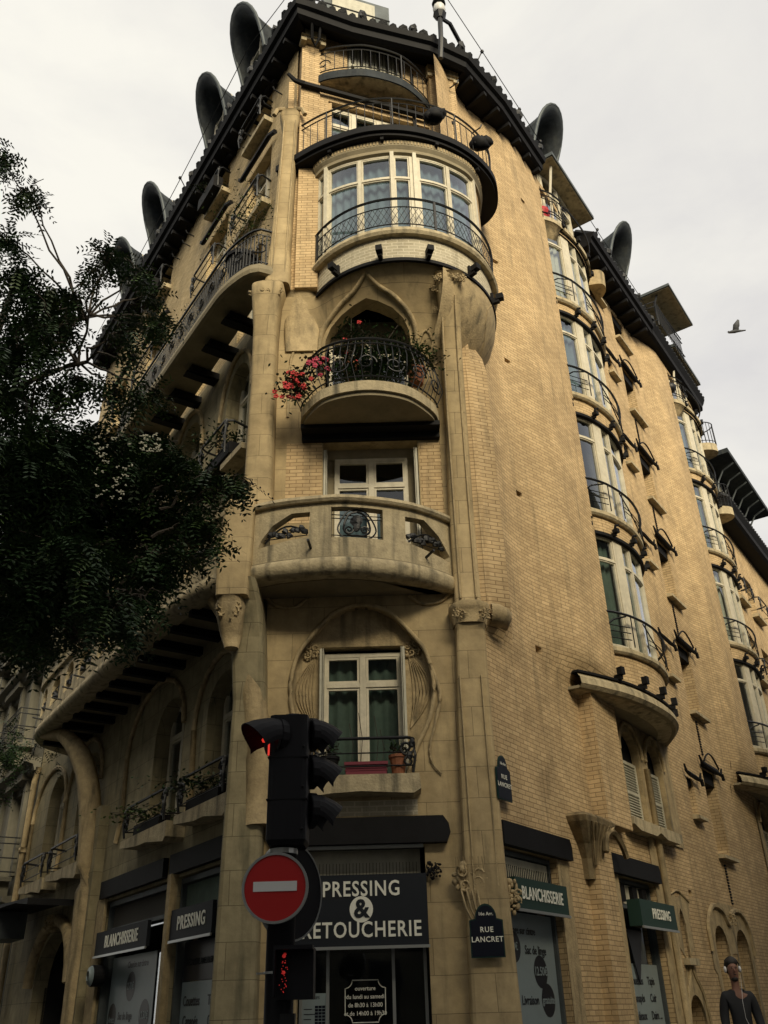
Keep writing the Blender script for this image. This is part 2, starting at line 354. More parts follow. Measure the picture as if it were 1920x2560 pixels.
# ---------------------------------------------------------------- object helpers
def thing(name,loc,label,cat,group=None):
    o=bpy.data.objects.new(name,None); col.objects.link(o); o.location=loc; o.empty_display_size=.2; o['label']=label; o['category']=cat
    if group: o['group']=group
    return o
def tag(o,label,cat,group=None):
    o['label']=label; o['category']=cat
    if group: o['group']=group
    return o
def struct(o): o['kind']='structure'; return o
def text(mb,fr_o,xdir,ydir,body,size,cx=True,bold=.012,ext=.004,spacing=1.0,sx=1.0):
    cu=bpy.data.curves.new('t','FONT'); cu.body=body; cu.size=size; cu.align_x='CENTER' if cx else 'LEFT'; cu.align_y='CENTER'; cu.extrude=ext; cu.offset=bold*size; cu.space_character=spacing; cu.resolution_u=3
    o=bpy.data.objects.new('t',cu); col.objects.link(o); bpy.context.view_layer.update()
    me=bpy.data.meshes.new_from_object(o.evaluated_get(bpy.context.evaluated_depsgraph_get()))
    X=Vector(xdir); Y=Vector(ydir); Z=X.cross(Y); O=Vector(fr_o)
    mb.add([O+X*(v.co.x*sx)+Y*v.co.y+Z*v.co.z for v in me.vertices],[tuple(p.vertices) for p in me.polygons])
    bpy.data.objects.remove(o); bpy.data.curves.remove(cu); bpy.data.meshes.remove(me); return mb
def window(parent,fr,s0,s1,z0,z1,off,cols=2,tz=None,fw=.055,curtain=None,ns=1,back=.6,arc=None,name='window',woodm='wood',cfrac=1.0,mull=None,muntin=()):
    """casement window: frame mesh, glass, curtain and dark room behind"""
    f_=MB(); d0,d1=off-.03,off+.04
    f_.box(fr,s0,s0+fw,d0,d1,z0,z1); f_.box(fr,s1-fw,s1,d0,d1,z0,z1)
    f_.box(fr,s0+fw,s1-fw,d0,d1,z0,z0+fw*1.3,ns); f_.box(fr,s0+fw,s1-fw,d0,d1,z1-fw,z1,ns)
    xs=mull or [s0+(s1-s0)*k/cols for k in range(1,cols)]
    for x in xs: f_.box(fr,x-fw*.75,x+fw*.75,d0+.003,d1+.02,z0+fw*1.3,z1-fw)
    if tz: f_.box(fr,s0+fw,s1-fw,d0+.005,d1+.012,tz-fw*.6,tz+fw*.6,ns)
    ed=[s0]+list(xs)+[s1]
    zt=tz if tz else z1-fw
    for a,b in zip(ed[:-1],ed[1:]):   # sash rails
        a+=fw*.8; b-=fw*.8; k=fw*.6
        for zz in ((z0+fw*1.3,zt-fw*.6),)+(((tz+fw*.6,z1-fw),) if tz else ()):
            f_.box(fr,a,a+k,d0+.012,d1-.006,zz[0],zz[1]); f_.box(fr,b-k,b,d0+.012,d1-.006,zz[0],zz[1])
            f_.box(fr,a+k,b-k,d0+.014,d1-.008,zz[0],zz[0]+k,max(1,ns//len(ed))); f_.box(fr,a+k,b-k,d0+.014,d1-.008,zz[1]-k,zz[1],max(1,ns//len(ed)))
        for m_ in muntin: f_.box(fr,a+k,b-k,d0+.016,d1-.01,m_-.012,m_+.012)
    o=f_.build(name,woodm,parent)
    g=MB(); g.sweep(fr,s0+fw,s1-fw,[(off-.005,z0+fw),(off-.005,z1-fw)],max(1,ns),caps=False); g.build('pane','glass',o,smooth=True)
    if curtain:
        cu=MB(); n=int((s1-s0)*26)+2; z0c=z0+.02; z1c=z0+(z1-z0)*cfrac
        vs=[];uv=[]
        for i in range(n+1):
            a=s0+(s1-s0)*i/n; oo=off-.16+.03*math.sin(i*1.3)+.012*math.sin(i*.37+s0)
            for z in (z0c,z1c): vs.append(fr.W(a,oo,z)); uv.append((a,z))
        cu.add(vs,[(2*i,2*i+2,2*i+3,2*i+1) for i in range(n)],uv); cu.build('curtain',curtain,o,smooth=True)
    rm=MB(); rm.sweep(fr,s0-.02,s1+.02,[(off-.04,z1+.02),(off-back,z1+.02),(off-back,z0-.02),(off-.04,z0-.02)],max(1,ns),caps=True); rm.build('room_recess','room',o)
    return o
def rails(mb,fr,s0,s1,zs,rad=.016,step=.12,ends=True):
    n=max(2,int((s1-s0)/step))
    for z,o,rr in zs: mb.tube([fr.W(s0+(s1-s0)*i/n,o,z) for i in range(n+1)],rr,5)
def balus(mb,fr,s0,s1,z0,z1,o,rad=.008,step=.14):
    n=max(1,int((s1-s0)/step))
    for i in range(n+1):
        a=s0+(s1-s0)*i/n; mb.tube([fr.W(a,o,z0),fr.W(a,o,z1)],rad,4,caps=False)
def scroll(mb,fr,a,o,z,r0,turns=1.4,rad=.014,dir=1,ph=0,n=22):
    pts=[]
    for i in range(n+1):
        t=i/n; rr=r0*(1-.75*t); th=ph+dir*t*turns*2*PI
        pts.append(fr.W(a+rr*math.cos(th),o,z+rr*math.sin(th)))
    mb.tube(pts,rad,5)
def bez(p0,p1,p2,p3,n=12):
    p=[np.array(q,float) for q in (p0,p1,p2,p3)]; r_=[]
    for i in range(n+1):
        t=i/n; r_.append(tuple((1-t)**3*p[0]+3*(1-t)**2*t*p[1]+3*(1-t)*t*t*p[2]+t**3*p[3]))
    return r_
def spl(pts,n=8):
    p=np.array(pts,float); P=np.vstack([2*p[0]-p[1],p,2*p[-1]-p[-2]]); q=[]
    for i in range(1,len(P)-2):
        a,b,c,d=P[i-1],P[i],P[i+1],P[i+2]
        for k in range(n):
            t=k/n; q.append(tuple(.5*((2*b)+(c-a)*t+(2*a-5*b+4*c-d)*t*t+(3*b-a-3*c+d)*t**3)))
    q.append(tuple(p[-1])); return q
# ================================================================ SETTING
def flat(name,pts,z,m):
    b=MB(); b.add([(x,y,z) for x,y in pts],[tuple(range(len(pts)))],[(x,y) for x,y in pts]); return struct(b.build(name,m))
flat('ground',[(-900,-900),(900,-900),(900,1500),(-900,1500)],-.14,'asphalt')
def WR(s,o): return FR.W(s,o,0)[:2]
def WLf(s,o): return FL.W(s,o,0)[:2]
flat('road',[(-40,-30),(40,-30),(40,60),(-40,60)],-.13,'asphalt')
pv=[WLf(60,0.2),WLf(60,3.6),WLf(-1.2,3.0),(-1.4,9.6),(1.6,9.6),WR(-1.0,2.4),WR(60,2.4),WR(60,0.2),(1,13.5),(-1,13.5)]
b=MB(); b.plan(pv,-.12,0.0); struct(b.build('pavement','pave'))
b=MB(); kp=PathFr([WLf(60,3.62),WLf(-1.2,3.02),(-1.4,9.58),(1.6,9.58),WR(-1.0,2.42),WR(60,2.42)],smooth=False); kp.sign=1
b.sweep(kp,0,kp.L,[(0,-.12),(.15,-.12),(.15,.004),(0,.004)],90,closed=True); struct(b.build('kerb','kerb'))
# ================================================================ CORNER BUILDING
B=thing('corner_building',(0,13,0),'ochre art nouveau corner block with round bay and iron balconies over the dry cleaner','building')
b=MB(); b.plan([(-1.7,13.4),(1.7,13.75),FR.W(12.3,-.75,0)[:2],FR.W(12.3,-4,0)[:2],FL.W(13.1,-4,0)[:2],FL.W(13.1,-.8,0)[:2]],0.02,20.8); b.build('inner_core','dark',B)
# ---- chamfer wall, ground to rotunda
CX,CY,CR=.42,13.2,1.82
def offC(a,z):
    if z<10.4: return 0
    t=max(.25,12.5-(CY-math.sqrt(max(.01,CR*CR-(a-CX)**2)))) if abs(a-CX)<CR else .25
    g=((z-10.4)/2.5); g=g*g*(.55+.45*g); return min(t,1.12)*g
hs_r=[(.23,4.13),(.36,4.5),(.58,4.95),(.66,5.4),(.62,5.75),(.5,6.06),(.1,6.54),(-.14,6.68),(-.39,6.73)]
hs=hs_r+[(-.78-(a),z) for a,z in hs_r[-2::-1]]
holeD=rect(-1.25,.42,0,3.22); hole2=rect(-1.0,.6,7.15,9.75)
hole3=[(-.99,10.1),(.57,10.1),(.57,11.6),(.54,11.9),(.44,12.1),(.25,12.26),(0,12.37),(-.22,12.44),(-.45,12.37),(-.68,12.26),(-.87,12.1),(-.97,11.9),(-.99,11.6)]
b=MB(); sheet(b,FC,(-1.84,1.05,0,6.9),[holeD,hs],0,.35,.16); b.build('chamfer_wall','stone',B,smooth=False)
b=MB(); sheet(b,FC,(-1.84,1.3,6.9,12.86),[hole2,hole3],offC,.22,.3); b.build('chamfer_wall','stone',B,smooth=True)
b=MB(); sheet(b,FC,(-1.6,.8,3.9,6.9),[rect(-1.0,.23,4.1,6.12)],-.15,.4,.2); b.build('arch_recess_panel','stoneP',B)
# mouldings
b=MB(); b.tube([FC.W(a,.02,z) for a,z in spl(hs,4)],.035,6)
b.tube([FC.W(a,.03,z) for a,z in spl([(.62,5.75),(.74,5.3),(.66,4.9),(.56,4.55),(.58,4.3),(.7,4.15)],5)],[.03]*10+[.022]*10+[.012]*6,6)
for sg in (-1,1):
    X=lambda a:a if sg>0 else -.43*2-a
    b.tube([FC.W(X(a),.015,z) for a,z in spl([(1.0,6.9),(.82,6.75),(.55,6.72),(.35,6.86)],5)],.03,5)
b.build('arch_moulding','stoneP',B,smooth=True)
b=MB()
ogee=[(.66,11.3),(.66,11.85),(.56,12.14),(.3,12.4),(0,12.58),(-.21,12.78)]
for sg in (0,1):
    pts=[(a if not sg else -.42-a,z) for a,z in spl(ogee,5)]
    b.tube([FC.W(a,offC(a,z)+.01,z) for a,z in pts],[.035+.02*math.sin(PI*i/(len(pts)-1)) for i in range(len(pts))],6)
for x0,x1 in ((-1.62,-1.12),(.68,1.0)):
    pts=arch(x0,x1,9.9,11.9,.6,8)[2:]+[(x0,10.3)]
    b.tube([FC.W(a,offC(a,z)+.005,z) for a,z in pts],.028,5)
b.build('ogee_moulding','stoneP',B,smooth=True)
# brick panels beside window 2 and below window 1
b=MB()
for x0,x1,z0,z1 in ((-1.62,-1.02,8.2,9.75),(.62,.98,8.2,9.7),(-1.62,-1.0,6.95,7.6)): b.box(FC,x0,x1,.0,.004,z0,z1)
b.build('brick_panel','brick',B)
b=MB(); b.box(FC,-1.35,.35,0,.004,3.62,3.82); b.build('brick_panel','brickW',B)
# carved brackets beside window 1
def ornament(c,rad,n,m='stoneP',name='carved_ornament',parent=B,flat_=(1,1,1)):
    """small carved foliage: leaf lobes and curls bedded in the stone"""
    b=MB(); n=int(n*1.6)
    for i in range(n):
        t=i*2.4; q=rad*math.sqrt(i/n)*1.05
        p=(c[0]+q*math.cos(t)*flat_[0],c[1]+rad*.18+q*random.uniform(-.2,.2)*flat_[1],c[2]+q*math.sin(t)*flat_[2])
        s_=rad*random.uniform(.12,.26); b.blob(p,s_*random.uniform(.7,1.5),s_*.9,s_*random.uniform(.5,1.5),6,4,.3)
    for k in range(4):
        a0=k*1.7+random.random(); x0=c[0]+rad*.55*math.cos(a0); z0=c[2]+rad*.55*math.sin(a0)
        b.tube([(x0+rad*.42*(1-i/14)*math.cos(a0+i*.55),c[1]-rad*.02,z0+rad*.42*(1-i/14)*math.sin(a0+i*.55)) for i in range(13)],[rad*.1*(1-i/18) for i in range(13)],5)
    return b.build(name,m,parent,smooth=True,split=False)
random.seed(3)
for x in (-1.16,.37): ornament(FC.W(x,-.1,6.05),.13,14,flat_=(1,.5,1))
for sg,x in ((1,.3),(-1,-1.07)):
    b=MB()
    for k in range(6): b.tube([FC.W(x+sg*(.05+.045*k)*math.sin(PI*t/10)*1.1,-.13,6.0-1.15*t/10) for t in range(11)],.009,4)
    b.build('carved_ribs','stoneP',B,smooth=True)
# pilasters
def ringbox(cx,cy,wx,wy,z,rot=0,n=2.8,k=16):
    q=[]
    for i in range(k):
        t=2*PI*i/k+rot; c=math.cos(2*PI*i/k); s__=math.sin(2*PI*i/k)
        x=wx*math.copysign(abs(c)**(2/n),c); y=wy*math.copysign(abs(s__)**(2/n),s__)
        q.append((cx+x*math.cos(rot)-y*math.sin(rot),cy+x*math.sin(rot)+y*math.cos(rot),z))
    return q
def pil(name,prof,m='stone',rot=0,n=8,smooth=False):
    b=MB(); b.loft([ringbox(cx,cy,wx,wy,z,rot,n) for cx,cy,wx,wy,z in prof]); return b.build(name,m,B,smooth=smooth)
pil('corner_pilaster',[(1.18,12.62,.36,.42,0),(1.19,12.6,.31,.38,1.2),(1.19,12.6,.27,.32,3.2),(1.2,12.6,.25,.3,4.6),(1.22,12.6,.23,.3,5.6),(1.24,12.55,.22,.27,6.2),(1.24,12.5,.24,.27,6.42)],n=9)
b=MB()
for x,o in ((1.02,.24),(1.33,.22)): b.box(FC,x,x+.018,o-.2,o+.012,.4,5.5)
b.build('pilaster_fluting','stoneP',B)
pil('capital',[(1.24,12.48,.25,.27,6.3),(1.24,12.42,.3,.33,6.48),(1.24,12.4,.31,.35,6.56),(1.24,12.44,.24,.3,6.62)],'stoneP',n=3,smooth=True)
ornament((1.06,12.12,6.42),.1,9); ornament((1.46,12.14,6.4),.1,9)
pil('corner_column',[(1.24,12.5,.2,.22,6.6),(1.24,12.47,.2,.22,8.3),(1.27,12.4,.18,.22,10.),(1.27,12.33,.18,.24,11.),(1.27,12.2,.18,.26,11.7),(1.27,12.02,.2,.28,12.3),(1.27,11.9,.24,.28,12.6),(1.27,11.85,.28,.3,12.74)],n=5,smooth=True)
b=MB()
for x in (1.12,1.36): b.tube([(x,12.26,6.7),(x,12.23,8.3),(x,12.17,10),(x,12.08,11),(x,11.92,11.7),(x,11.73,12.3)],.02,5)
b.build('column_fluting','stoneP',B)
for dx,dz in ((-.22,0),(-.08,.05),(.08,.04),(.22,-.02)): ornament((1.27+dx,11.58,12.6+dz),.085,8)
ornament((1.02,11.75,12.5),.09,8); ornament((1.02,11.95,12.2),.05,5)
# left corner: L-shaped pilaster (ground), console and pier, column
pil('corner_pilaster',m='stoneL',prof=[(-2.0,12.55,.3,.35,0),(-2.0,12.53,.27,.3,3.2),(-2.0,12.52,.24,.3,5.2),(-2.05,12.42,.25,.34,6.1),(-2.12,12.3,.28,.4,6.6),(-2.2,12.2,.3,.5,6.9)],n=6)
pil('console_capital',[(-2.25,12.02,.1,.1,5.9),(-2.26,11.98,.16,.16,6.1),(-2.28,11.92,.2,.2,6.35),(-2.28,11.9,.22,.2,6.5),(-2.28,11.9,.18,.2,6.62)],'stoneP',n=2.3,smooth=True)
ornament((-2.28,11.74,6.42),.17,16)
pil('balcony_pier',[(-2.25,12.0,.24,.3,6.62),(-2.25,12.0,.26,.32,7.1),(-2.22,12.05,.24,.3,8.15),(-2.2,12.1,.22,.26,8.3)],n=8)
pil('corner_column',[(-2.02,12.32,.27,.3,8.2),(-2.02,12.32,.23,.26,8.7),(-2.03,12.3,.21,.24,11),(-2.03,12.24,.22,.25,12),(-2.03,12.16,.26,.3,12.6),(-2.0,12.15,.3,.33,12.85),(-1.95,12.2,.22,.26,13.0)],n=5,smooth=True)
for dx,dy in ((-.22,-.2),(0,-.3),(.2,-.25)): ornament((-2.02+dx,12.15+dy,12.7),.1,9)
pil('corner_column',[(-1.86,12.25,.24,.26,13.0),(-1.84,12.26,.2,.24,14),(-1.78,12.24,.17,.22,16),(-1.74,12.22,.16,.22,17.4),(-1.74,12.18,.22,.28,17.7),(-1.74,12.18,.2,.26,17.85)],n=5,smooth=True)
b=MB(); 
for x in (-1.95,-1.72): b.tube([(x,12.02,13.1),(x+.08,12.0,16.5),(x+.1,11.98,17.6)],.018,5)
for sg in (-1,1): b.tube([(-1.74+sg*.1,11.95,17.85),(-1.74+sg*.26,11.93,17.8),(-1.74+sg*.32,11.92,17.62)],.05,6)
b.build('column_fluting','stoneP',B)
# flank wall between left column and rotunda, z 12.8-17
b=MB(); sheet(b,Fr((-1.84,12.32),(1,0),(0,-1)),(0,.95,12.6,19.3),[],0,.4,0); b.build('flank_wall','brick',B)
b=MB(); b.box(Fr((-1.84,12.32),(1,0),(0,-1)),.3,.72,0,.16,13.0,16.25); b.build('flank_wall','brick',B)
b=MB(); b.loft([ringbox(-1.4,12.42,.3,.02,11.7,0,3),ringbox(-1.4,12.36,.32,.08,12.1,0,3),ringbox(-1.45,12.42,.3,.1,12.5,0,2.5),ringbox(-1.45,12.4,.3,.14,12.85,0,2.5),ringbox(-1.45,12.38,.3,.16,13.02,0,3)]); b.build('flank_base','stoneP',B,smooth=True)
# ---- rotunda
A0,A1=-58,97
def arcfr(rad,a0=A0): return ArcFr(CX,CY,rad,a0)
def alen(rad,a0=A0,a1=A1): return rad*R(a1-a0)
fr=arcfr(CR); Ln=alen(CR)
b=MB(); b.sweep(fr,0,Ln,[(0,12.86),(0,13.42)],40,caps=False); b.sweep(fr,0,Ln,[(0,12.86),(-.5,12.84)],40,caps=False); b.build('white_brick_band','brickW',B,smooth=True)
b=MB(); b.sweep(fr,0,Ln,[(-.1,13.4),(.1,13.4),(.13,13.46),(.1,13.56),(-.4,13.58)],40,caps=False); b.build('rotunda_sill','ledge',B,smooth=False)
b=MB(); b.sweep(fr,0,Ln,[(-.02,12.80),(.035,12.80),(.035,12.87),(-.02,12.87)],40); b.build('iron_string','steel',B)
for a_,dz in ((20,0),(47,0.0),(73,0),(101,0),(128,0)):
    b=MB(); t=R(a_)*CR; b.box(fr,t-.035,t+.035,-.02,.16,12.84,12.95); b.box(fr,t-.05,t+.05,.1,.24,12.9,13.02); b.box(fr,t-.03,t+.03,0,.05,12.9,13.1); b.build('iron_bracket','steel',B)
# corbel wrapping right
rings=[]; prof=[(11.45,1.2),(11.6,1.3),(11.8,1.46),(12.0,1.6),(12.25,1.72),(12.5,1.8),(12.75,1.83),(12.86,1.82)]
b=MB(); b.sweep(ArcFr(CX,CY,1.0,24),0,R(84),[(q-1.0,z) for z,q in prof],26,caps=False); b.build('rotunda_corbel','stoneP',B,smooth=True)
b=MB(); b.tube([(CX+q*math.sin(R(70)+.15*math.sin(i)),CY-q*math.cos(R(70)+.15*math.sin(i)),z-.0) for i,(z,q) in enumerate(prof)],.012,4); b.build('corbel_rib','stoneP',B)
# drum windows
frw=PathFr([(-1.14,12.2),(-.93,12.0),(-.43,11.8),(.35,11.68),(1.0,11.78),(1.45,11.97),(1.87,12.28),(2.1,12.8),(2.12,13.4)]); Lx=frw.L; Lw=Lx*.78; WRD=Lx/R(154)
window(B,frw,0,Lw,13.56,15.95,-.02,tz=15.3,fw=.045,curtain='curtain',ns=36,back=.5,mull=[.3,.98,1.62,1.98,2.1,2.74,3.38],name='rotunda_window')
b=MB()
for x in (.27,1.6,2.03,3.42): b.box(frw,x-.02,x+.05,-.02,.08,13.56,16.0)
b.build('rotunda_post','wood',B)
b=MB(); b.sweep(frw,Lw,Lx,[(0.03,13.5),(0.03,16.2)],8,caps=False); b.sweep(frw,-.1,0,[(0.03,13.5),(0.03,16.2)],2,caps=False); b.build('rotunda_wall','brick',B)
# header and slab of the big curved balcony above
P5=PathFr([(-2.0,12.35),(-1.77,12.2),(-1.0,11.75),(-.07,11.46),(.85,11.52),(1.75,11.92),(2.4,12.6),(2.57,13.3),(2.42,13.75),(2.1,14.0)])
b=MB(); b.plan([tuple(P5.W(P5.L*i/50,0,0)[:2]) for i in range(51)]+[(0,14.2),(-1.5,13)],16.28,16.46); b.build('balcony_slab','steel',B)
b=MB(); b.plan([tuple(P5.W(P5.L*i/50,.06,0)[:2]) for i in range(51)]+[(0,14.2),(-1.5,13)],16.36,16.52); b.build('balcony_edge','steel',B)
b=MB(); b.sweep(frw,0,Lx,[(.02,15.95),(.08,15.97),(.08,16.05),(.13,16.12),(.13,16.27),(.0,16.27)],40,caps=False); b.build('rotunda_fascia','soffit',B)
b=MB()
for i in range(60):
    a=Lw*1.1*i/60; b.box(frw,a,a+.03,.125,.14,16.15,16.24)
b.build('dentil_band','stoneP',B)
b=MB()
for a_ in (15,50,85,118): t=R(a_)*WRD; b.box(frw,t-.03,t+.03,.05,.22,16.2,16.275)
b.build('slab_bracket','steel',B)
# rail 5
b=MB(); L5=P5.L; z5=16.5
rails(b,P5,.1,L5-.35,[(z5+.95,-.03,.022),(z5+.8,-.03,.014),(z5+.12,-.03,.014)],step=.1); balus(b,P5,.12,L5-.4,z5+.12,z5+.8,-.03,.008,.17)
for k,a in enumerate((.12,)): scroll(b,P5,a+.12,-.03,z5+.4,.13); scroll(b,P5,a+.12,-.03,z5+.65,.1,dir=-1)
for a in (1.2,2.6,4.0): b.tube([P5.W(a,-.03,z5),P5.W(a,-.03,z5+.95)],.018,5)
b.build('balcony_railing','iron',B)
# rail 4 (diamond mesh)
fr4=arcfr(CR+.07,-57); L4=alen(CR+.07,-57,92); b=MB(); z4=13.6
rails(b,fr4,0,L4,[(z4+.72,0,.026),(z4+.5,0,.012),(z4+.06,0,.012)],step=.09)
n=46
for i in range(n):
    a=L4*i/n; d=L4/n
    for h in (0,1): b.tube([fr4.W(a,0,z4+.06+.22*h),fr4.W(a+d,0,z4+.28+.22*h)],.006,3,caps=False); b.tube([fr4.W(a+d,0,z4+.06+.22*h),fr4.W(a,0,z4+.28+.22*h)],.006,3,caps=False)
for a in (0.05,L4*.52,L4-.1): b.box(fr4,a-.02,a+.02,-.02,.02,z4,z4+.72)
b.tube([fr4.W(-.05,.02,z4+.62),fr4.W(-.12,.05,z4+.55),fr4.W(-.2,.04,z4+.56)],.02,5)
b.build('balcony_railing','iron',B)
# ---- upper chamfer (z 16.5 - 20.4)
b=MB(); sheet(b,FU,(0,3.7,16.4,21.3),[rect(.62,2.95,16.5,18.55),rect(1.05,2.35,19.15,21.0)],.0,.5,.2); b.build('upper_wall','brick',B)
window(B,FU,.64,2.93,16.52,18.5,-.16,cols=4,fw=.06,curtain='curtain2',tz=17.95)
def shutter(parent,fr,s0,s1,z0,z1,off,cols=2,m='shut'):
    b=MB(); wd=(s1-s0)/cols
    for i in range(cols):
        a=s0+i*wd+.012; e=s0+(i+1)*wd-.012
        b.box(fr,a,a+.05,off,off+.035,z0,z1); b.box(fr,e-.05,e,off,off+.035,z0,z1)
        for zz in (z0,(z0+z1)/2-.03,z1-.06): b.box(fr,a+.05,e-.05,off+.002,off+.033,zz,zz+.06)
        z=z0+.08
        while z<z1-.1:
            b.add([fr.W(a+.05,off+.005,z+.035),fr.W(e-.05,off+.005,z+.035),fr.W(e-.05,off+.032,z),fr.W(a+.05,off+.032,z)],[(0,1,2,3)]); z+=.05
    b.box(fr,s0,s1,off-.02,off-.01,z0,z1)
    return b.build('shutter',m,parent)
shutter(B,FU,1.08,2.32,19.2,20.98,-.05,6)
b=MB(); b.box(FU,-.0,.42,-.3,.04,16.4,20.4); b.box(FU,2.98,3.62,-.3,.14,16.4,20.4)
b.build('upper_pilaster','brick',B)
b=MB()
for a0,a1,dz in ((-.06,.5,0),(2.93,3.7,0)):
    b.box(FU,a0,a1,-.3,.22,20.35,20.55); b.box(FU,a0+.06,a1-.06,-.3,.18,20.27,20.35); b.box(FU,a1-.12,a1,.0,.2,20.17,20.27); b.box(FU,a0,a0+.12,.0,.2,20.17,20.27)
b.build('pilaster_cap','ledge',B)
# diagonal iron tie beam
b=MB(); b.box(FU,-.0,3.5,.06,.16,18.68,18.77)
b.tube([FU.W(.05,.12,18.73),FU.W(-.15,.12,18.76),FU.W(-.3,.12,18.92)],[.07,.055,.04],6); b.build('tie_beam','steel',B)
# balcony 6
P6=PathFr([(-1.3,12.32),(-1.22,12.22),(-1.0,12.12),(-.55,12.06),(-.04,12.08),(.68,12.34),(1.18,12.82),(1.34,13.15)])
b=MB(); pl=[tuple(P6.W(P6.L*i/40,0,0)[:2]) for i in range(41)]; b.plan(pl,19.02,19.1); b.build('balcony_slab','ledge',B)
b=MB(); b.sweep(P6,0,P6.L,[(-.03,19.03),(.03,19.03),(.03,19.26),(-.03,19.26)],40,closed=True); b.build('balcony_edge','zincd',B)
b=MB(); b.plan(pl,19.2,19.22); b.build('balcony_floor','zincd',B)
b=MB(); rails(b,P6,0,P6.L,[(20.16,0,.022),(20.0,0,.014),(19.38,0,.014),(19.3,0,.012)],step=.1); balus(b,P6,.15,P6.L,19.38,20.0,0,.009,.2)
scroll(b,P6,.3,0,19.62,.16,1.0); 
for a in (.02,P6.L*.66): b.tube([P6.W(a,0,19.22),P6.W(a,0,20.16)],.018,5)
b.build('balcony_railing','iron',B)
# ---- floor 1 window, sill
window(B,FC,-.98,.21,4.12,6.05,-.3,tz=5.55,curtain='curtain2',fw=.06)
shutter(B,Fr(FC.W(-1.0,-.3,0)[:2],(0,-1),(-1,0)),.02,.3,4.15,6.05,-.02,1); shutter(B,Fr(FC.W(.235,-.3,0)[:2],(0,-1),(1,0)),.02,.3,4.15,6.05,-.02,1)
b=MB(); b.prism(FC,[(-1.2,4.1),(.38,4.1),(.4,3.9),(.3,3.84),(-.1,3.86),(-.4,3.88),(-.8,3.86),(-1.15,3.82),(-1.22,3.9)],-.1,.34); b.build('window_sill','ledge',B)
def window_guard(parent,fr,s0,s1,z,h,o0,o1,name='window_guard'):
    b=MB(); cxx=(s0+s1)/2
    pts=[fr.W(s0,o0,z+h*.95),fr.W(s0-.02,o1*.7,z+h),fr.W(s0+.06,o1,z+h)]+[fr.W(s0+(s1-s0)*i/6,o1,z+h) for i in range(1,6)]+[fr.W(s1-.06,o1,z+h),fr.W(s1+.02,o1*.7,z+h),fr.W(s1,o0,z+h*.95)]
    b.tube(pts,.024,5)
    b.tube([fr.W(s0,o1,z+.12),fr.W(s1,o1,z+.12)],.012,4); b.tube([fr.W(s0,o1,z+h*.6),fr.W(s1,o1,z+h*.6)],.01,4)
    for x,d in ((s0,1),(s1,-1)):
        scroll(b,fr,x+d*.08,o1,z+h*.72,.11,1.3,.018,d); scroll(b,fr,x+d*.05,o1,z+h*.35,.09,1.2,.016,-d)
        b.tube([fr.W(x,o1,z+.02),fr.W(x-d*.04,o1+.03,z+h*.5),fr.W(x,o1,z+h)],.02,5)
        b.tube([fr.W(x,o0,z+.15),fr.W(x,o1,z+.12)],.012,4)
        b.blob(fr.W(x,o1,z+h*.85),.05,.05,.07,6,4,.2); b.blob(fr.W(x+d*.04,o1,z+h*.5),.045,.04,.06,6,4,.2)
    return b.build(name,'iron',parent)
window_guard(B,FC,-1.05,.3,4.1,.5,0,.28)
# iron lintel, canopy box and door frame of the shop front
b=MB(); b.prism(FC,[(-1.6,3.58),(.68,3.58),(.75,3.48),(.77,3.36),(.72,3.24),(-1.6,3.24),(-1.66,3.4)],-.02,.14); b.build('iron_lintel','steel',B)
b=MB(); b.box(FC,-1.25,.4,.0,.06,3.19,3.235); b.build('lintel_trim','alu',B)
b=MB(); b.box(FC,-1.2,.36,-.3,-.26,2.86,3.22); b.build('fanlight','curtain',B) if False else b.build('fanlight_panel','shut',B)
b=MB()
for i in range(34): a=-1.16+1.5*i/34; b.box(FC,a,a+.006,-.02,.0,2.84,3.02)
b.build('bird_spikes','steel',B)
b=MB()
for x in (-1.22,-.88,-.04,.37): b.box(FC,x-.02,x+.02,-.32,-.24,0,2.1)
b.build('shop_door_frame','alu',B)
b=MB(); b.sweep(FC,-1.2,.36,[(-.27,.05),(-.27,2.1)],1,caps=False); b.build('shop_door_pane','glass',B)
b=MB(); b.sweep(FC,-1.26,.43,[(-.16,3.24),(-1.2,3.24),(-1.2,0.02),(-.16,.02)],1); b.build('shop_interior','dark',B)
b=MB(); b.box(FC,-1.5,.5,-.1,.35,-.05,.12); b.build('door_step','ledge',B)
ornament((.52,12.4,2.9),.11,12,m='steel',name='iron_flourish')
ornament((.98,12.28,2.78),.2,22,flat_=(1,.6,.9)); 
b=MB()
for k in range(7): b.tube([(.8+.06*k,12.2,2.85),(.79+.06*k+random.uniform(-.02,.02),12.17,3.02)],.006,3)
for k in range(4): b.tube([(.85+.07*k,12.22,2.62),(.9+.06*k,12.2,2.4),(1.0+.05*k,12.2,2.2)],.015,4)
b.build('capital_spikes','stoneP',B)
ornament((1.5,12.35,2.55),.15,16,flat_=(.8,.8,1.3))
# ---- stone balcony floor 2
P2=PathFr([(-2.12,11.92),(-1.7,11.76),(-1.25,11.67),(-.55,11.63),(.27,11.86),(.8,12.2),(1.16,12.55)]); L2=P2.L
def par_t(x):   # path parameter nearest to world x
    return float(np.interp(x,P2.p[:,0],P2.c))
b=MB(); pl=[tuple(P2.W(L2*i/30,.02,0)[:2]) for i in range(31)]+[(1.2,12.55),(-2.1,12.55)]
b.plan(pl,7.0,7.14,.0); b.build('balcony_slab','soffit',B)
tl,tm0,tm1,tr=par_t(-1.12),par_t(-.8),par_t(-.02),par_t(.32)
ov1=[(tl,7.92),(tl-.02,7.5),(.22,7.4),(.26,7.52),(.45,7.75),(.75,7.92)]
ov2=[(tr,7.92),(tr,7.5),(tr+.1,7.46),(L2-.25,7.36),(L2-.22,7.46),(L2-.45,7.75),(tr+.35,7.95)]
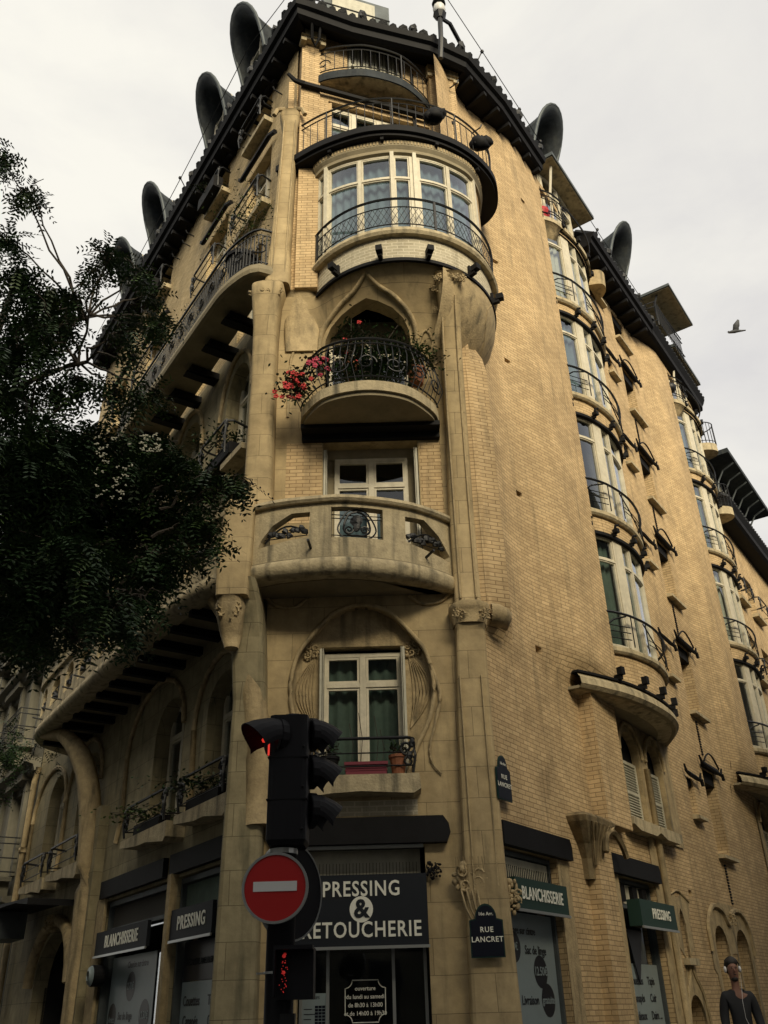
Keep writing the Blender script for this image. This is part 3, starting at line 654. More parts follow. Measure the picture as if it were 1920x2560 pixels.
ovm=rect(tm0,tm1,7.46,7.98)
b=MB(); sheet(b,P2,(0,L2,7.12,8.06),[ov1[::-1],ov2,ovm],0,.12,.14); b.sweep(P2,0,L2,[(-.14,8.06),(-.14,7.98)],30,caps=False)
b.build('stone_parapet','ledge',B,smooth=False)
b=MB(); sheet(b,P2,(0,L2,7.12,8.06),[ov1[::-1],ov2,ovm],-.14,.15,0); b.build('stone_parapet_back','ledge',B)
b=MB(); b.sweep(P2,-.02,L2,[(-.18,8.06),(.06,8.06),(.09,8.1),(.07,8.16),(-.18,8.18)],36,closed=True); b.build('parapet_coping','ledge',B)
b=MB(); b.sweep(P2,-.02,L2,[(-.3,6.9),(-.02,6.86),(.05,6.92),(.08,7.02),(.05,7.1),(.0,7.14)],36,caps=False); b.build('balcony_cornice','ledge',B,smooth=True)
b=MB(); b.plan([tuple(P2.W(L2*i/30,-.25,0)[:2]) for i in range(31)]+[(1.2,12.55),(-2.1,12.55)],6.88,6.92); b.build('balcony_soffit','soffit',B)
b=MB()
for a in (par_t(-1.15)+.05,par_t(.62)): b.tube([P2.W(a,0,7.3),P2.W(a,.2,7.34)],.022,6)
b.build('waste_pipe','iron',B)
b=MB(); tc_=(tm0+tm1)/2
for s_ in (-1,1):
    b.tube([P2.W(tc_+s_*x,-.06,z) for x,z in spl([(0,7.97),(.14,7.93),(.25,7.78),(.3,7.62),(.22,7.5),(.1,7.47)],4)],.013,5)
    b.tube([P2.W(tc_+s_*x,-.06,z) for x,z in spl([(0,7.93),(.12,7.88),(.19,7.74),(.2,7.6),(.1,7.52),(0,7.52)],4)],.018,5)
    scroll(b,P2,tc_+s_*.12,-.06,7.62,.07,1.5,.014,s_)
for z in (7.88,7.82,7.53,7.49): b.tube([P2.W(tm0,-.06,z),P2.W(tm1,-.06,z)],.009,4)
b.blob(P2.W(tc_,-.06,7.78),.09,.03,.1,8,5,.2); b.blob(P2.W(tc_,-.06,7.66),.06,.03,.08,8,5,.2)
for ta,tb,zz in ((.3,tl-.05,7.62),(tr+.05,L2-.3,7.62)):
    for z in (7.56,7.64): b.tube([P2.W(ta,-.06,z),P2.W(tb,-.06,z)],.009,4)
    for k in range(11):
        t=ta+(tb-ta)*(k+.5)/11; b.blob(P2.W(t,-.06,zz+random.uniform(-.05,.08)),.06,.03,.05,6,4,.3)
    b.tube([P2.W(ta+(tb-ta)*k/8,-.06,7.5+.24*math.sin(PI*(k/8 if ta>1 else k/8)*.9)) for k in range(9)],.016,5)
b.build('parapet_grille','iron',B)
window(B,FC,-.82,.42,7.15,9.55,-.26,tz=9.0,curtain='curtain',fw=.06,cfrac=.66)
b=MB(); b.box(FC,-1.0,.6,-.3,-.24,9.55,9.78); b.box(FC,-1.0,-.82,-.3,-.26,7.15,9.56); b.box(FC,.42,.6,-.3,-.26,7.15,9.56); b.build('window_surround','soffit',B)
shutter(B,Fr(FC.W(-.985,-.25,0)[:2],(0,-1),(-1,0)),.0,.27,7.2,9.6,-.03,1); shutter(B,Fr(FC.W(.58,-.25,0)[:2],(0,-1),(1,0)),.0,.27,7.2,9.6,-.03,1)
# ---- balcony floor 3
P3=PathFr([(-1.38,12.5),(-1.36,12.2),(-1.25,11.95),(-.9,11.55),(-.24,11.38),(.42,11.55),(.85,12.0),(.97,12.3),(1.0,12.5)]); L3=P3.L
pl=[tuple(P3.W(L3*i/40,0,0)[:2]) for i in range(41)]
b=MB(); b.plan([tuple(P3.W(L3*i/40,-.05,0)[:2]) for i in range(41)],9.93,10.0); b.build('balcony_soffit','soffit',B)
b=MB(); b.plan(pl,10.0,10.19); b.build('balcony_slab','ledge',B)
b=MB(); b.box(FC,-1.36,.98,0,.1,9.75,9.95); b.box(FC,-1.36,.98,0,.3,9.86,9.945); b.build('iron_lintel','steel',B)
b=MB(); 
rails(b,P3,.2,L3-.2,[(11.08,-.02,.024),(10.95,.02,.014),(10.28,.0,.014)],step=.09)
for i in range(26):
    a=.3+(L3-.6)*i/25; b.tube([P3.W(a,-.02,10.2),P3.W(a+.05*math.sin(i),.12,10.5),P3.W(a,.06,10.8),P3.W(a,-.02,11.05)],.009,4)
for i in range(7): scroll(b,P3,.5+(L3-1.0)*i/6,.08,10.5,.16,1.3,.013,1 if i%2 else -1)
b.build('balcony_railing','iron',B)
def offx(k): return lambda a,z:offC(a,z)+k
window(B,FC,-.92,.5,10.15,12.1,-.16,tz=11.7,fw=.045)
b=MB(); b.box(FC,-1.0,.58,-.16,-.1,11.98,12.5); b.build('arch_infill','soffit',B)
# ---- right facade, Rue side
def offR(a,z):
    o=0
    up=ss(6.2,6.6,z)
    lo=.34*ss(1.5,3.4,a) if a<6 else .12*(1-ss(7.7,8.4,a))
    o+=lo*up
    o+=.36*math.exp(-((a-.32)/.36)**2)*ss(6.45,6.6,z)*(1-ss(11.2,12.4,z)) 
    o+=.1*ss(.2,1.2,a)*(1-ss(1.2,2.6,a))*ss(12,14,z)*-1
    if a>9: o+=.36*ss(11.7,13.3,a)*(1-ss(16.9,18.0,a) if a>15.5 else 1)*ss(5.9,6.6,z)
    return o
BH=[9.87,12.9,15.93,18.9]; BS=[7.38,10.45,13.5,16.4]
def bow(parent,d,ext=19.0):
    P=frpath(FR,[(4.5+d,.12),(4.75+d,.3),(5.15+d,.48),(5.75+d,.6),(6.25+d,.61),(6.85+d,.52),(7.35+d,.32),(7.75+d,-.02)]); L=P.L
    b=MB(); zz=6.4
    for hd,sl in zip([None]+BH,BS+[ext]):
        z0=6.4 if hd is None else hd+.03
        b.sweep(P,0,L,[(0,z0),(0,sl-.16)],24,caps=False); b.sweep(P,0,L,[(0,z0),(-.35,z0+.004)],24,caps=False)
    b.build('bow_spandrel','brick',parent,smooth=True)
    b=MB()
    for sl in BS: b.sweep(P,-.03,L,[(-.2,sl-.17),(.06,sl-.17),(.1,sl-.13),(.1,sl-.05),(.06,sl-.02),(-.3,sl)],26,caps=False)
    b.build('bow_sill','ledge',parent)
    for k,(sl,hd) in enumerate(zip(BS,BH)):
        window(parent,P,.06,L-.1,sl,hd,-.1,tz=hd-.55,fw=.042,curtain=('curtain2',None,'curtain','shut')[k] if d==0 else (None,'shut','curtain2','curtain')[k],ns=20,mull=[.85,1.12,1.5,2.3],name='bow_window',back=.5,cfrac=1)
        q=MB(); q.box(P,.86,1.1,-.12,-.04,sl,hd); q.box(P,L-.14,L-.04,-.16,-.04,sl,hd); q.box(P,.02,.1,-.16,-.04,sl,hd); q.build('bow_post','wood',parent)
        q=MB(); q.sweep(P,0.02,L-.02,[(-.06,hd-.02),(.03,hd-.02),(.03,hd+.05),(-.06,hd+.05)],24,closed=True); q.build('window_head_iron','steel',parent)
        for i in range(6):
            a=.12+(L-.15)*i/5
            q=MB(); q.box(P,a-.03,a+.03,-.02,.1,hd+.02,hd+.09); q.box(P,a-.045,a+.045,.05,.17,hd+.07,hd+.16); q.tube([P.W(a,.08,hd+.14),P.W(a,.12,hd+.24),P.W(a+.06,.16,hd+.26)],.03,5); q.build('iron_bracket','steel',parent)
        q=MB(); n=16
        pts=[P.W(-.02,.02,sl+.78)]+[P.W(.1+(L-.25)*i/n,.13,sl+.66-.1*(i/n)**2) for i in range(n+1)]+[P.W(L-.05,.13,sl+.4),P.W(L-.04,.1,sl+.1),P.W(L-.1,.05,sl)]
        q.tube(pts,.028,5)
        for dz in (.14,.28,.4): q.tube([P.W(.02,.12,sl+dz),P.W(.7,.12,sl+dz)],.012,4)
        for dz in (.2,.3): q.tube([P.W(1.3+i*.28,.12,sl+dz-.02*i*dz) for i in range(7)],.011,4)
        q.tube([P.W(.05,.12,sl+.3),P.W(.3,.13,sl+.5),P.W(.62,.13,sl+.62)],.018,4); q.tube([P.W(1.15,.13,sl+.6),P.W(1.5,.13,sl+.3),P.W(2.6,.13,sl+.05)],.014,4)
        for a in (.75,1.25,2.2): q.tube([P.W(a,.12,sl),P.W(a,.13,sl+.64)],.012,4)
        q.build('bow_railing','iron',parent)
    # stone ledge below, on a sweep of its own
    Q=frpath(FR,[(2.9+d,.3),(3.4+d,.5),(4.1+d,.72),(4.9+d,.84),(5.8+d,.86),(6.6+d,.74),(7.3+d,.45),(7.9+d,.1)])
    pl=[tuple(Q.W(Q.L*i/30,0,0)[:2]) for i in range(31)]; bk=[WR(7.9+d,-.05),WR(2.9+d,-.05)]
    q=MB(); q.sweep(Q,0,Q.L,[(-.45,6.06),(-.08,6.1),(-.02,6.16),(-.04,6.28),(-.16,6.42)],30,caps=False); q.build('bow_ledge','ledge',parent,smooth=False)
    q=MB(); q.plan([tuple(Q.W(Q.L*i/30,-.1,0)[:2]) for i in range(31)]+bk,6.09,6.14); q.build('ledge_soffit','soffit',parent)
    q=MB(); q.plan([tuple(Q.W(Q.L*i/30,-.06,0)[:2]) for i in range(31)]+bk,6.37,6.41); q.build('ledge_top','steel',parent)
    for i in range(6):
        a=Q.L*(.2+.78*i/5); q=MB(); q.box(Q,a-.035,a+.035,-.15,.0,6.4,6.5); q.box(Q,a-.05,a+.05,-.06,.05,6.48,6.62); q.build('iron_bracket','steel',parent)
    # twin arched shuttered windows in a stone panel
    q=MB(); sheet(q,FR,(4.65+d,7.75+d,4.02,6.15),[arch(5.02+d,5.95+d,4.2,5.9),arch(6.36+d,7.2+d,4.2,5.9)],.03,.3,.16); q.build('twin_arch_panel','stoneP',parent)
    q=MB()
    for x0,x1 in ((5.02,5.95),(6.36,7.2)):
        q.tube([FR.W(x+d,.05,z) for x,z in arch(x0-.14,x1+.1,5.2,6.06,.6)[2:]],.04,5)
    q.tube([FR.W(6.15+d,.05,0.3),FR.W(6.15+d,.06,5.3)],.07,6); q.build('arch_moulding','stoneP',parent,smooth=True)
    for x0,x1 in ((5.04,5.93),(6.38,7.18)):
        shutter(parent,FR,x0+d,x1+d,4.2,5.35,-.1,1); q=MB(); q.box(FR,x0-.05+d,x1+.05+d,-.2,-.16,4.15,6.0); q.build('window_back','dark',parent)
        q=MB(); q.prism(FR,[(x0-.5+d,4.06),(x0-.5+d,4.18),(x1-.1+d,4.18),(x1-.1+d,4.06),(x1-.3+d,3.98),(x0-.2+d,3.98)],0,.24); q.build('window_sill','ledge',parent)
    return P
def slit(parent,s0,s1,z0,z1,hood=True,sill=True):
    window(parent,FR,s0+.01,s1-.01,z0+.02,z1-.02,-.4,cols=1,fw=.05,back=.3)
    if sill:
        q=MB(); q.box(FR,s0-.08,s1+.1,0,.16,z0-.1,z0+.0,1,.03); q.build('window_sill','ledge',parent)
    q=MB(); q.box(FR,s0-.01,s1+.01,-.37,-.04,z1-.3 if s1-s0>.6 else z1-.16,z1+.02); q.build('head_shade_block','steel',parent)  # near-black block painting in the recess-top shadow together with the window head
    if hood:
        q=MB(); w_=s1-s0
        q.tube([FR.W(s0-.28 if w_>.6 else s0-.24,.08,z1+.22),FR.W(s0-.16,.08,z1+.08),FR.W(s0-.05,.1,z1+.04),FR.W(s1,.1,z1+.02),FR.W(s1+.18,.12,z1+.0),FR.W(s1+.24,.14,z1+.16)],[.02,.035,.05,.05,.04,.02],6)
        q.tube([FR.W(s1+.2,.14,z1+.02),FR.W(s1+.26,.14,z1-.12)],.04,5)
        if w_>.6:
            q.tube([FR.W(s0-.1,.1,z1+.1)]+[FR.W(s0-.1+(w_+.2)*i/8,.12,z1+.12+.26*math.sin(PI*i/8)) for i in range(9)],.022,5)
            q.box(FR,s0-.08,s1+.08,.02,.12,z1-.0,z1+.1)
        q.build('window_hood','steel',parent)
WZ=[(4.2,6.1),(7.45,9.2),(10.5,12.15),(13.4,14.95),(16.35,17.95),(19.1,20.2)]
NZ=[(4.85,5.66),(8.0,8.85),(10.95,11.6),(13.85,14.6),(16.9,17.55),(19.7,20.2)]
def col_holes(d): return [rect(10.22+d,11.15+d,a,b_) for a,b_ in WZ]+[rect(8.88+d,9.3+d,a,b_) for a,b_ in NZ]
holesR=[rect(.0,1.66,0,3.2),rect(4.0,5.72,0,3.2),rect(4.6,7.7,6.38,20.2),rect(4.8,7.6,4.06,6.12)]+col_holes(0)
holesR+=[[(6.75,2.05),(7.05,2.05),(7.07,2.6),(6.98,2.8),(6.9,2.88),(6.8,2.78),(6.73,2.6)],arch(6.45,7.35,.02,1.45,.55),arch(8.72,9.6,.02,2.7),arch(10.2,11.15,.02,2.7)]
for a,z in ((1.8,9.5),(1.85,6.5),(8.2,6.45),(1.95,12.7),(1.98,15.5),(3.3,18.4),(7.7,3.2)): holesR.append(rect(a-.09,a+.09,z-.06,z+.06))
E_R=12.4
b=MB(); sheet(b,FR,(-.05,E_R,0.01,20.4),holesR,offR,.33,.42); b.build('brick_wall','brick',B,smooth=True)
b=MB(); b.box(FR,-.03,E_R,-.62,-.6,0,3.3) ; b.box(FR,-.03,E_R,-.66,-.64,3.3,20.3); b.build('inner_wall','dark',B)
bow(B,0)
for k in range(6): slit(B,10.22,11.15,*WZ[k],hood=k<5); slit(B,8.88,9.3,*NZ[k],hood=k<5)
b=MB()
for k in range(5):
    for j in range(14): z=WZ[k][0]-.2-.06*j; b.box(FR,10.45,10.53,0,.03,z-.035,z)
b.build('toothed_brick_strip','steel',B)
b=MB(); b.box(FC,1.3,1.6,-.2,.1,6.5,12.6); b.build('wall_return','brick',B)
# stone ledge under the brick bulge
b=MB(); b.sweep(ArcFr(1.52,12.72,.34,10),0,.34*R(140),[(-.3,6.36),(0.0,6.38),(.06,6.5),(.07,6.6),(0,6.66)],16,caps=False); b.sweep(ArcFr(1.52,12.72,.34,10),0,.34*R(140),[(-.33,6.36),(0.0,6.38)],16,caps=False); b.build('bulge_ledge','stoneP',B,smooth=True)
# brick pier and carved bracket
b=MB(); b.box(FR,3.3,4.35,0,.26,3.9,6.12); b.box(FR,2.75,3.35,0,.2,0,3.5); b.build('brick_pier','brick',B)
b=MB()
def rb_(w0,w1,o,z): return [FR.W(w0,0,z),FR.W(w0,o*.6,z),FR.W(w0+.06,o*.9,z),FR.W((w0+w1)/2,o,z),FR.W(w1-.06,o*.9,z),FR.W(w1,o*.6,z),FR.W(w1,0,z)]
b.loft([rb_(2.62,2.98,.14,3.0),rb_(2.6,3.02,.16,3.3),rb_(2.5,3.1,.2,3.5),rb_(2.36,3.3,.27,3.66),rb_(2.24,3.45,.33,3.8),rb_(2.2,3.5,.34,3.88),rb_(2.25,3.45,.3,3.93)])
for k in range(6): b.tube([FR.W(2.68+.05*k,.18,3.2),FR.W(2.6+.09*k,.24,3.55),FR.W(2.4+.17*k,.34,3.8)],.018,4); b.tube([FR.W(a,.3,z) for a,z in spl([(2.9,3.4),(3.0,3.65),(3.3,3.75),(3.6,3.6),(3.75,3.4)],4)],.05,5); b.build('carved_bracket','stoneP',B)
# stone surrounds
b=MB()
sheet(b,FR,[(1.66,0),(2.05,0),(2.05,3.15),(1.66,3.15)],[],.012,.3,0); sheet(b,FR,rect(3.6,4.0,0,3.2),[],.012,.3,0); sheet(b,FR,rect(5.72,6.3,0,4.0),[],.014,.3,0)
sheet(b,FR,[(6.3,1.5),(6.35,0.02),(7.55,.02),(7.5,1.1),(7.2,1.7),(6.9,2.03),(7.3,2.2),(7.3,2.7),(7.5,3.0),(7.1,3.15),(6.8,3.05),(6.4,3.15),(6.5,2.7),(6.5,2.2),(6.8,2.0),(6.6,1.8)],[arch(6.45,7.35,.03,1.45,.55),[(6.75,2.05),(7.05,2.05),(7.07,2.6),(6.98,2.8),(6.9,2.88),(6.8,2.78),(6.73,2.6)]],.012,.15,.05)
sheet(b,FR,[(8.35,1.9),(8.5,1.8),(8.6,.02),(9.7,.02),(9.75,2.2),(10.1,2.2),(10.1,.02),(11.3,.02),(11.35,2.0),(11.4,2.6),(11.0,3.0),(10.4,3.15),(9.4,3.15),(8.7,3.0),(8.35,2.6)],[arch(8.72,9.6,.03,2.7),arch(10.2,11.15,.03,2.7)],.012,.2,.05)
b.build('stone_surround','stoneP',B)
b=MB(); b.tube([FR.W(a,.03,z) for a,z in spl([(8.35,2.2),(8.4,2.7),(8.9,3.05),(9.5,3.0),(9.85,2.75),(10.2,3.0),(10.8,3.05),(11.3,2.75),(11.4,2.2)],4)],.05,5)
b.tube([FR.W(a,.02,z) for a,z in spl([(6.35,.9),(6.5,1.45),(6.75,1.75),(6.9,2.0),(7.05,1.75),(7.35,1.45),(7.5,.9)],4)],.035,5)
b.tube([FR.W(a,.02,z) for a,z in spl([(6.3,3.08),(6.5,3.1),(6.85,3.18),(7.2,3.1),(7.45,3.02)],4)],.02,5); b.build('hood_moulding','stoneP',B)
ornament(FR.W(9.9,.06,2.85),.14,12)
b=MB(); b.box(FR,6.6,7.15,0,.12,1.92,2.03); b.build('window_sill','ledge',B)
for a,z in ((8.72,9.6),(10.2,11.15)): window(B,FR,a+.02,z-.02,.1,2.68,-.34,cols=1,fw=.06,tz=1.9,back=.25)
# shop fronts, right side
def shop(fr,s0,s1,parent=B,lint=(None,None)):
    l0,l1=lint; b=MB(); b.prism(fr,[(l0,3.5),(l1-.04,3.5),(l1,3.4),(l1,3.2),(l0,3.2)],-.02,.1); b.build('iron_lintel','steel',parent)
    b=MB(); b.box(fr,s0,s0+.05,-.22,-.1,0,3.18); b.box(fr,s1-.05,s1,-.22,-.1,0,3.18); b.box(fr,s0+.05,s1-.05,-.22,-.1,3.12,3.18); b.box(fr,s0+.05,s1-.05,-.22,-.1,2.72,2.78); b.box(fr,s0+.05,s1-.05,-.22,-.1,.0,.45)
    o=b.build('shop_window_frame','zinc',parent)
    b=MB(); b.sweep(fr,s0+.05,s1-.05,[(-.17,.45),(-.17,3.12)],1,caps=False); b.build('pane','glass',o)
    b=MB(); b.sweep(fr,s0,s1,[(-.24,3.2),(-.58,3.2),(-.58,0.02),(-.24,.02)],1); b.build('shop_interior','dark',o); return o
shop(FR,.02,1.64,lint=(-.1,2.06)); shop(FR,4.02,5.7,lint=(3.53,5.86))
b=MB(); b.box(FR,.1,1.58,-.15,-.13,2.8,3.1); b.build('fanlight_panel','shut',B)
b=MB()
for i in range(26): b.box(FR,.12+1.44*i/26,.128+1.44*i/26,-.05,-.04,2.8,2.98)
b.build('bird_spikes','steel',B)
b=MB(); b.box(FR,4.1,5.6,-.15,-.13,2.8,3.1); b.build('fanlight_panel','shut',B)
b=MB(); 
for a in (4.2,4.75,5.2): b.box(FR,a,a+.2,-.13,-.06,2.82,3.08)
b.build('air_vent','steel',B)
# ---- roof canopy over the bow, loggia and balcony on floor 6
def loggia(parent,d):
    b=MB(); b.box(FR,4.66+d,7.42+d,-.2,.82,21.15,21.27); b.build('roof_canopy','zinc',parent)
    b=MB(); b.box(FR,4.7+d,7.38+d,-.2,.78,21.12,21.148); b.build('canopy_soffit','ledge',parent)
    P=frpath(FR,[(4.1+d,-.1),(4.4+d,.2),(4.73+d,.45),(5.0+d,.56),(5.6+d,.66),(6.5+d,.68),(7.2+d,.48),(7.75+d,.0)])
    b=MB(); b.plan([tuple(P.W(P.L*i/30,0,0)[:2]) for i in range(31)],18.92,19.06); b.build('balcony_slab','ledge',parent)
    b=MB(); b.loft([[ (x,y,z) for x,y,_ in [P.W(P.L*.0+P.L*.3*i/8,-.02-k*.12,0) for i in range(9)]]+[FR.W(4.9+d,-.1,z),FR.W(4.1+d,-.1,z)] for k,z in ((3,18.4),(1,18.7),(0,18.92))]); b.build('balcony_corbel','stoneP',parent,smooth=True)
    b=MB(); rails(b,P,0,P.L*.34,[(20.02,0,.024),(19.86,0,.016),(19.3,0,.014),(19.2,0,.014)],step=.1); balus(b,P,.05,P.L*.34,19.2,19.86,0,.009,.18)
    rails(b,P,P.L*.34,P.L-.1,[(19.75,.06,.026)],step=.1); scroll(b,P,P.L*.36,0,19.5,.12); scroll(b,P,P.L*.36,0,19.8,.1,dir=-1); b.tube([P.W(P.L*.1,0,19.8),P.W(P.L*.25,.04,19.65),P.W(P.L*.34,0,19.3)],.014,4)
    b.build('balcony_railing','iron',parent)
    F=frpath(FR,[(4.75+d,-.1),(5.0+d,.22),(5.8+d,.34),(6.8+d,.3),(7.5+d,-.05)])
    window(parent,F,.02,F.L-.02,19.08,21.1,0,mull=[.42,1.2,2.0],tz=20.5,fw=.05,ns=10,name='loggia_window')
    b=MB(); b.tube([FR.W(5.0+d,.42,19.1),FR.W(5.02+d,.46,20.2),FR.W(4.96+d,.62,21.1)],.04,5); b.build('loggia_strut','wood',parent)
loggia(B,0)
# ---- left facade (avenue side)
def offL(a,z): return 0
hL=[arch(.75,2.05,4.02,6.15,.55),arch(3.05,4.45,4.02,6.35,.6),arch(7.75,9.15,4.02,6.45,.6),arch(10.35,11.75,4.02,6.5,.6)]
hL+=[rect(.62,2.72,0,3.2),rect(3.1,6.2,0,3.2),arch(8.0,10.6,0,2.95,1.0)]
hL+=[rect(.9,2.1,7.2,9.6),rect(3.3,4.6,7.2,9.6),rect(7.4,8.7,7.2,9.6),arch(10.2,11.6,7.2,9.7,.5)]
hL+=[arch(1.22,2.28,10.05,12.66,.7),arch(3.62,4.85,10.05,12.7,.7),arch(8.0,9.3,10.05,12.7,.7)]
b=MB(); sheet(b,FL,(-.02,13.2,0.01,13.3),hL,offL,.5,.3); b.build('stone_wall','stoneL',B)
hU=[rect(.95,1.95,19.25,20.3),rect(3.3,4.2,19.25,20.3),rect(7.2,8.6,19.25,20.3),rect(.8,2.0,16.4,18.35),rect(3.1,4.3,16.4,18.35),rect(7.1,8.5,16.4,18.0),rect(1.0,2.0,13.4,15.5),rect(3.2,4.2,13.4,15.5),rect(6.2,7.2,13.4,15.5),rect(10.3,11.5,16.4,18.3),rect(10.3,11.5,13.4,15.5)]
b=MB(); sheet(b,FL,(-.35,13.2,13.3,20.4),hU,offL,.5,.35); b.build('brick_wall','brickL',B)
b=MB(); b.box(FL,.0,13.1,-.7,-.66,0,20.2); b.build('inner_wall','dark',B)
for h in hL[:4]+hL[7:]:
    a=[p[0] for p in h]; z=[p[1] for p in h]; window(B,FL,min(a)+.05,max(a)-.05,min(z)+.02,max(z)-.0,-.3,fw=.06,tz=max(z)-.6,curtain=None if min(z)<6 else 'curtain2',back=.3)
for h in hU:
    a=[p[0] for p in h]; z=[p[1] for p in h]
    window(B,FL,min(a)+.02,max(a)-.02,min(z)+.02,max(z)-.02,-.25,fw=.06,tz=max(z)-.5,back=.35,curtain='curtain')
    if min(z)>16: 
        b=MB(); b.box(FL,min(a)-.12,max(a)+.1,0,.22,min(z)-.14,min(z)); b.build('window_sill','ledge',B)
        window_guard(B,FL,min(a)-.05,max(a)+.05,min(z),.7,0,.3)
        b=MB(); b.tube([FL.W(min(a)-.35,.1,max(z)-.05),FL.W(min(a)-.1,.12,max(z)+.08),FL.W(max(a)+.15,.12,max(z)+.08),FL.W(max(a)+.3,.1,max(z)+.25)],.06,5); b.build('window_hood','steel',B)
for a0,a1,z in ((.35,2.3,4.02),(2.62,4.8,4.02),(7.4,9.7,4.05),(9.95,12.0,4.05)):
    n=(a0+a1)/2; b=MB(); b.prism(FL,[(a0,z),(a1,z),(a1+.02,z-.12),(n+.2,z-.2),(n-.2,z-.2),(a0+.1,z-.3),(a0,z-.24)][::-1],0,.32); b.build('window_sill','ledge',B)
    window_guard(B,FL,a0+.1,a1-.2,z,.52,0,.33)
window_guard(B,FL,1.15,2.35,10.08,.75,0,.42); window_guard(B,FL,3.55,4.9,10.08,.75,0,.42)
b=MB(); b.box(FL,.6,1.5,.05,.34,9.92,10.04); b.box(FL,3.5,4.9,.05,.34,9.92,10.04); b.build('window_sill','ledge',B)
b=MB()   # arch mouldings
for a0,a1,z1,z0 in ((.55,2.5,6.5,4.4),(3.0,5.9,6.85,4.6),(7.5,10.0,6.8,4.6),(10.1,13.0,6.75,4.6),(1.0,2.5,12.95,10.4),(3.4,5.1,13.0,10.4),(7.8,9.5,13.,10.4)):
    b.tube([FL.W(a,.03,z) for a,z in arch(a0,a1,z0,z1,(z1-z0)*.5,10)[2:]],.05,5)
    b.tube([FL.W(a1+.0,.03,z0+(z1-z0)*.5),FL.W(a1-.1,.04,z0),FL.W(a1+.1,.03,z0-.4)],.05,5)
b.build('arch_moulding','stoneP',B,smooth=True)
b=MB()   # flaring ribs that carry the stone balcony
b.tube([FL.W(*p) for p in bez((6.95,.1,0),(7.0,.12,4.6),(7.1,.2,6.0),(8.3,.75,6.7),16)+[(9.2,.95,6.9)]],[.22]*14+[.2,.18,.14,.1],8)
b.tube([FL.W(*p) for p in bez((-.15,.05,3.5),(-.15,.1,5.4),(.0,.3,6.2),(.35,.75,6.85),12)],[.2,.2,.2,.19,.18,.18,.17,.16,.15,.14,.13,.12,.1],8)
b.build('flared_rib','stoneP',B,smooth=True)
# stone balcony floor 2, avenue side
PL2=frpath(FL,[(-.42,.5),(-.1,.78),(.3,.92),(.84,1.02),(1.67,1.08),(3.7,1.1),(6.5,1.09),(9.2,1.06),(9.9,.9),(10.3,.5),(10.6,.02)],sign=-1); LL=PL2.L
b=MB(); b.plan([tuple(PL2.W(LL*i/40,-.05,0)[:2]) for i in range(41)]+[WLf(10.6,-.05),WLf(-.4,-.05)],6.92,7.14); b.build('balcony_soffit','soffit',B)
hp=[]
for a0,a1 in ((.7,1.5),(1.9,2.9),(3.3,4.3),(4.7,5.7),(6.1,7.0),(7.4,8.0),(8.4,9.1),(9.5,10.0)): hp.append(arch(a0,a1,7.34,7.95,.3,6))
b=MB(); sheet(b,PL2,(0,LL-.3,7.1,8.06),hp,0,.25,.14); sheet(b,PL2,(0,LL-.3,7.1,8.06),hp,-.14,.3,0); b.build('stone_parapet','ledge',B)
b=MB(); b.sweep(PL2,0,LL,[(-.18,8.06),(.07,8.06),(.08,8.16),(-.18,8.18)],60,closed=True); b.build('parapet_coping','ledge',B)
b=MB(); b.sweep(PL2,0,LL,[(-.3,6.88),(-.02,6.86),(.06,6.96),(.05,7.08),(0,7.12)],60,caps=False); b.build('balcony_cornice','ledge',B,smooth=True)
b=MB()
for k in range(12): a=.9+.78*k; b.box(FL,a,a+.14,0,.85,6.78,6.93); 
b.build('balcony_joist','steel',B)
b=MB()
for k in range(12): a=.8+.8*k; b.tube([PL2.W(a,0,7.2),PL2.W(a,.22,7.22)],.02,5)
b.build('waste_pipe','iron',B)
b=MB()
for h in hp:
    a0=h[0][0]; a1=h[1][0]
    for z in (7.45,7.6,7.75): b.tube([PL2.W(a0,-.07,z),PL2.W(a1,-.07,z)],.012,4)
    for k in range(5): b.blob(PL2.W(a0+(a1-a0)*(k+.5)/5,-.07,7.6+random.uniform(-.1,.1)),.07,.04,.06,6,4,.3)
b.build('parapet_grille','iron',B)
# long iron balcony floor 4, avenue side
PL4=frpath(FL,[(-.3,.3),(-.27,.57),(-.14,.7),(.1,.8),(.56,.9),(1.2,.93),(4,.95),(6.6,.93),(7.2,.75),(7.5,.3),(7.52,.0)],sign=-1); LL=PL4.L
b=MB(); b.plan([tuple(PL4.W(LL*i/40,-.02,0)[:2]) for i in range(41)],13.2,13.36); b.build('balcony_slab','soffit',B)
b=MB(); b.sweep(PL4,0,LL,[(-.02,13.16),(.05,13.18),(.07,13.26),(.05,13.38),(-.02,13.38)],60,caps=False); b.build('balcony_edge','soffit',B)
b=MB(); rails(b,PL4,0,LL,[(14.34,-.02,.026),(14.2,-.02,.012),(13.5,-.02,.014),(13.44,-.02,.012)],step=.15); balus(b,PL4,0,LL,13.4,14.2,-.02,.013,.085)
for i in range(16): scroll(b,PL4,.3+LL*i/17,0.0,13.85,.16,1.2,.014,1 if i%2 else -1)
b.build('balcony_railing','iron',B)
b=MB()
for k in range(7): a=.9+.95*k; b.box(FL,a,a+.3,0,.62,13.02,13.17); b.box(FL,a+.05,a+.25,.1,.7,12.98,13.02)
b.build('balcony_joist','steel',B)
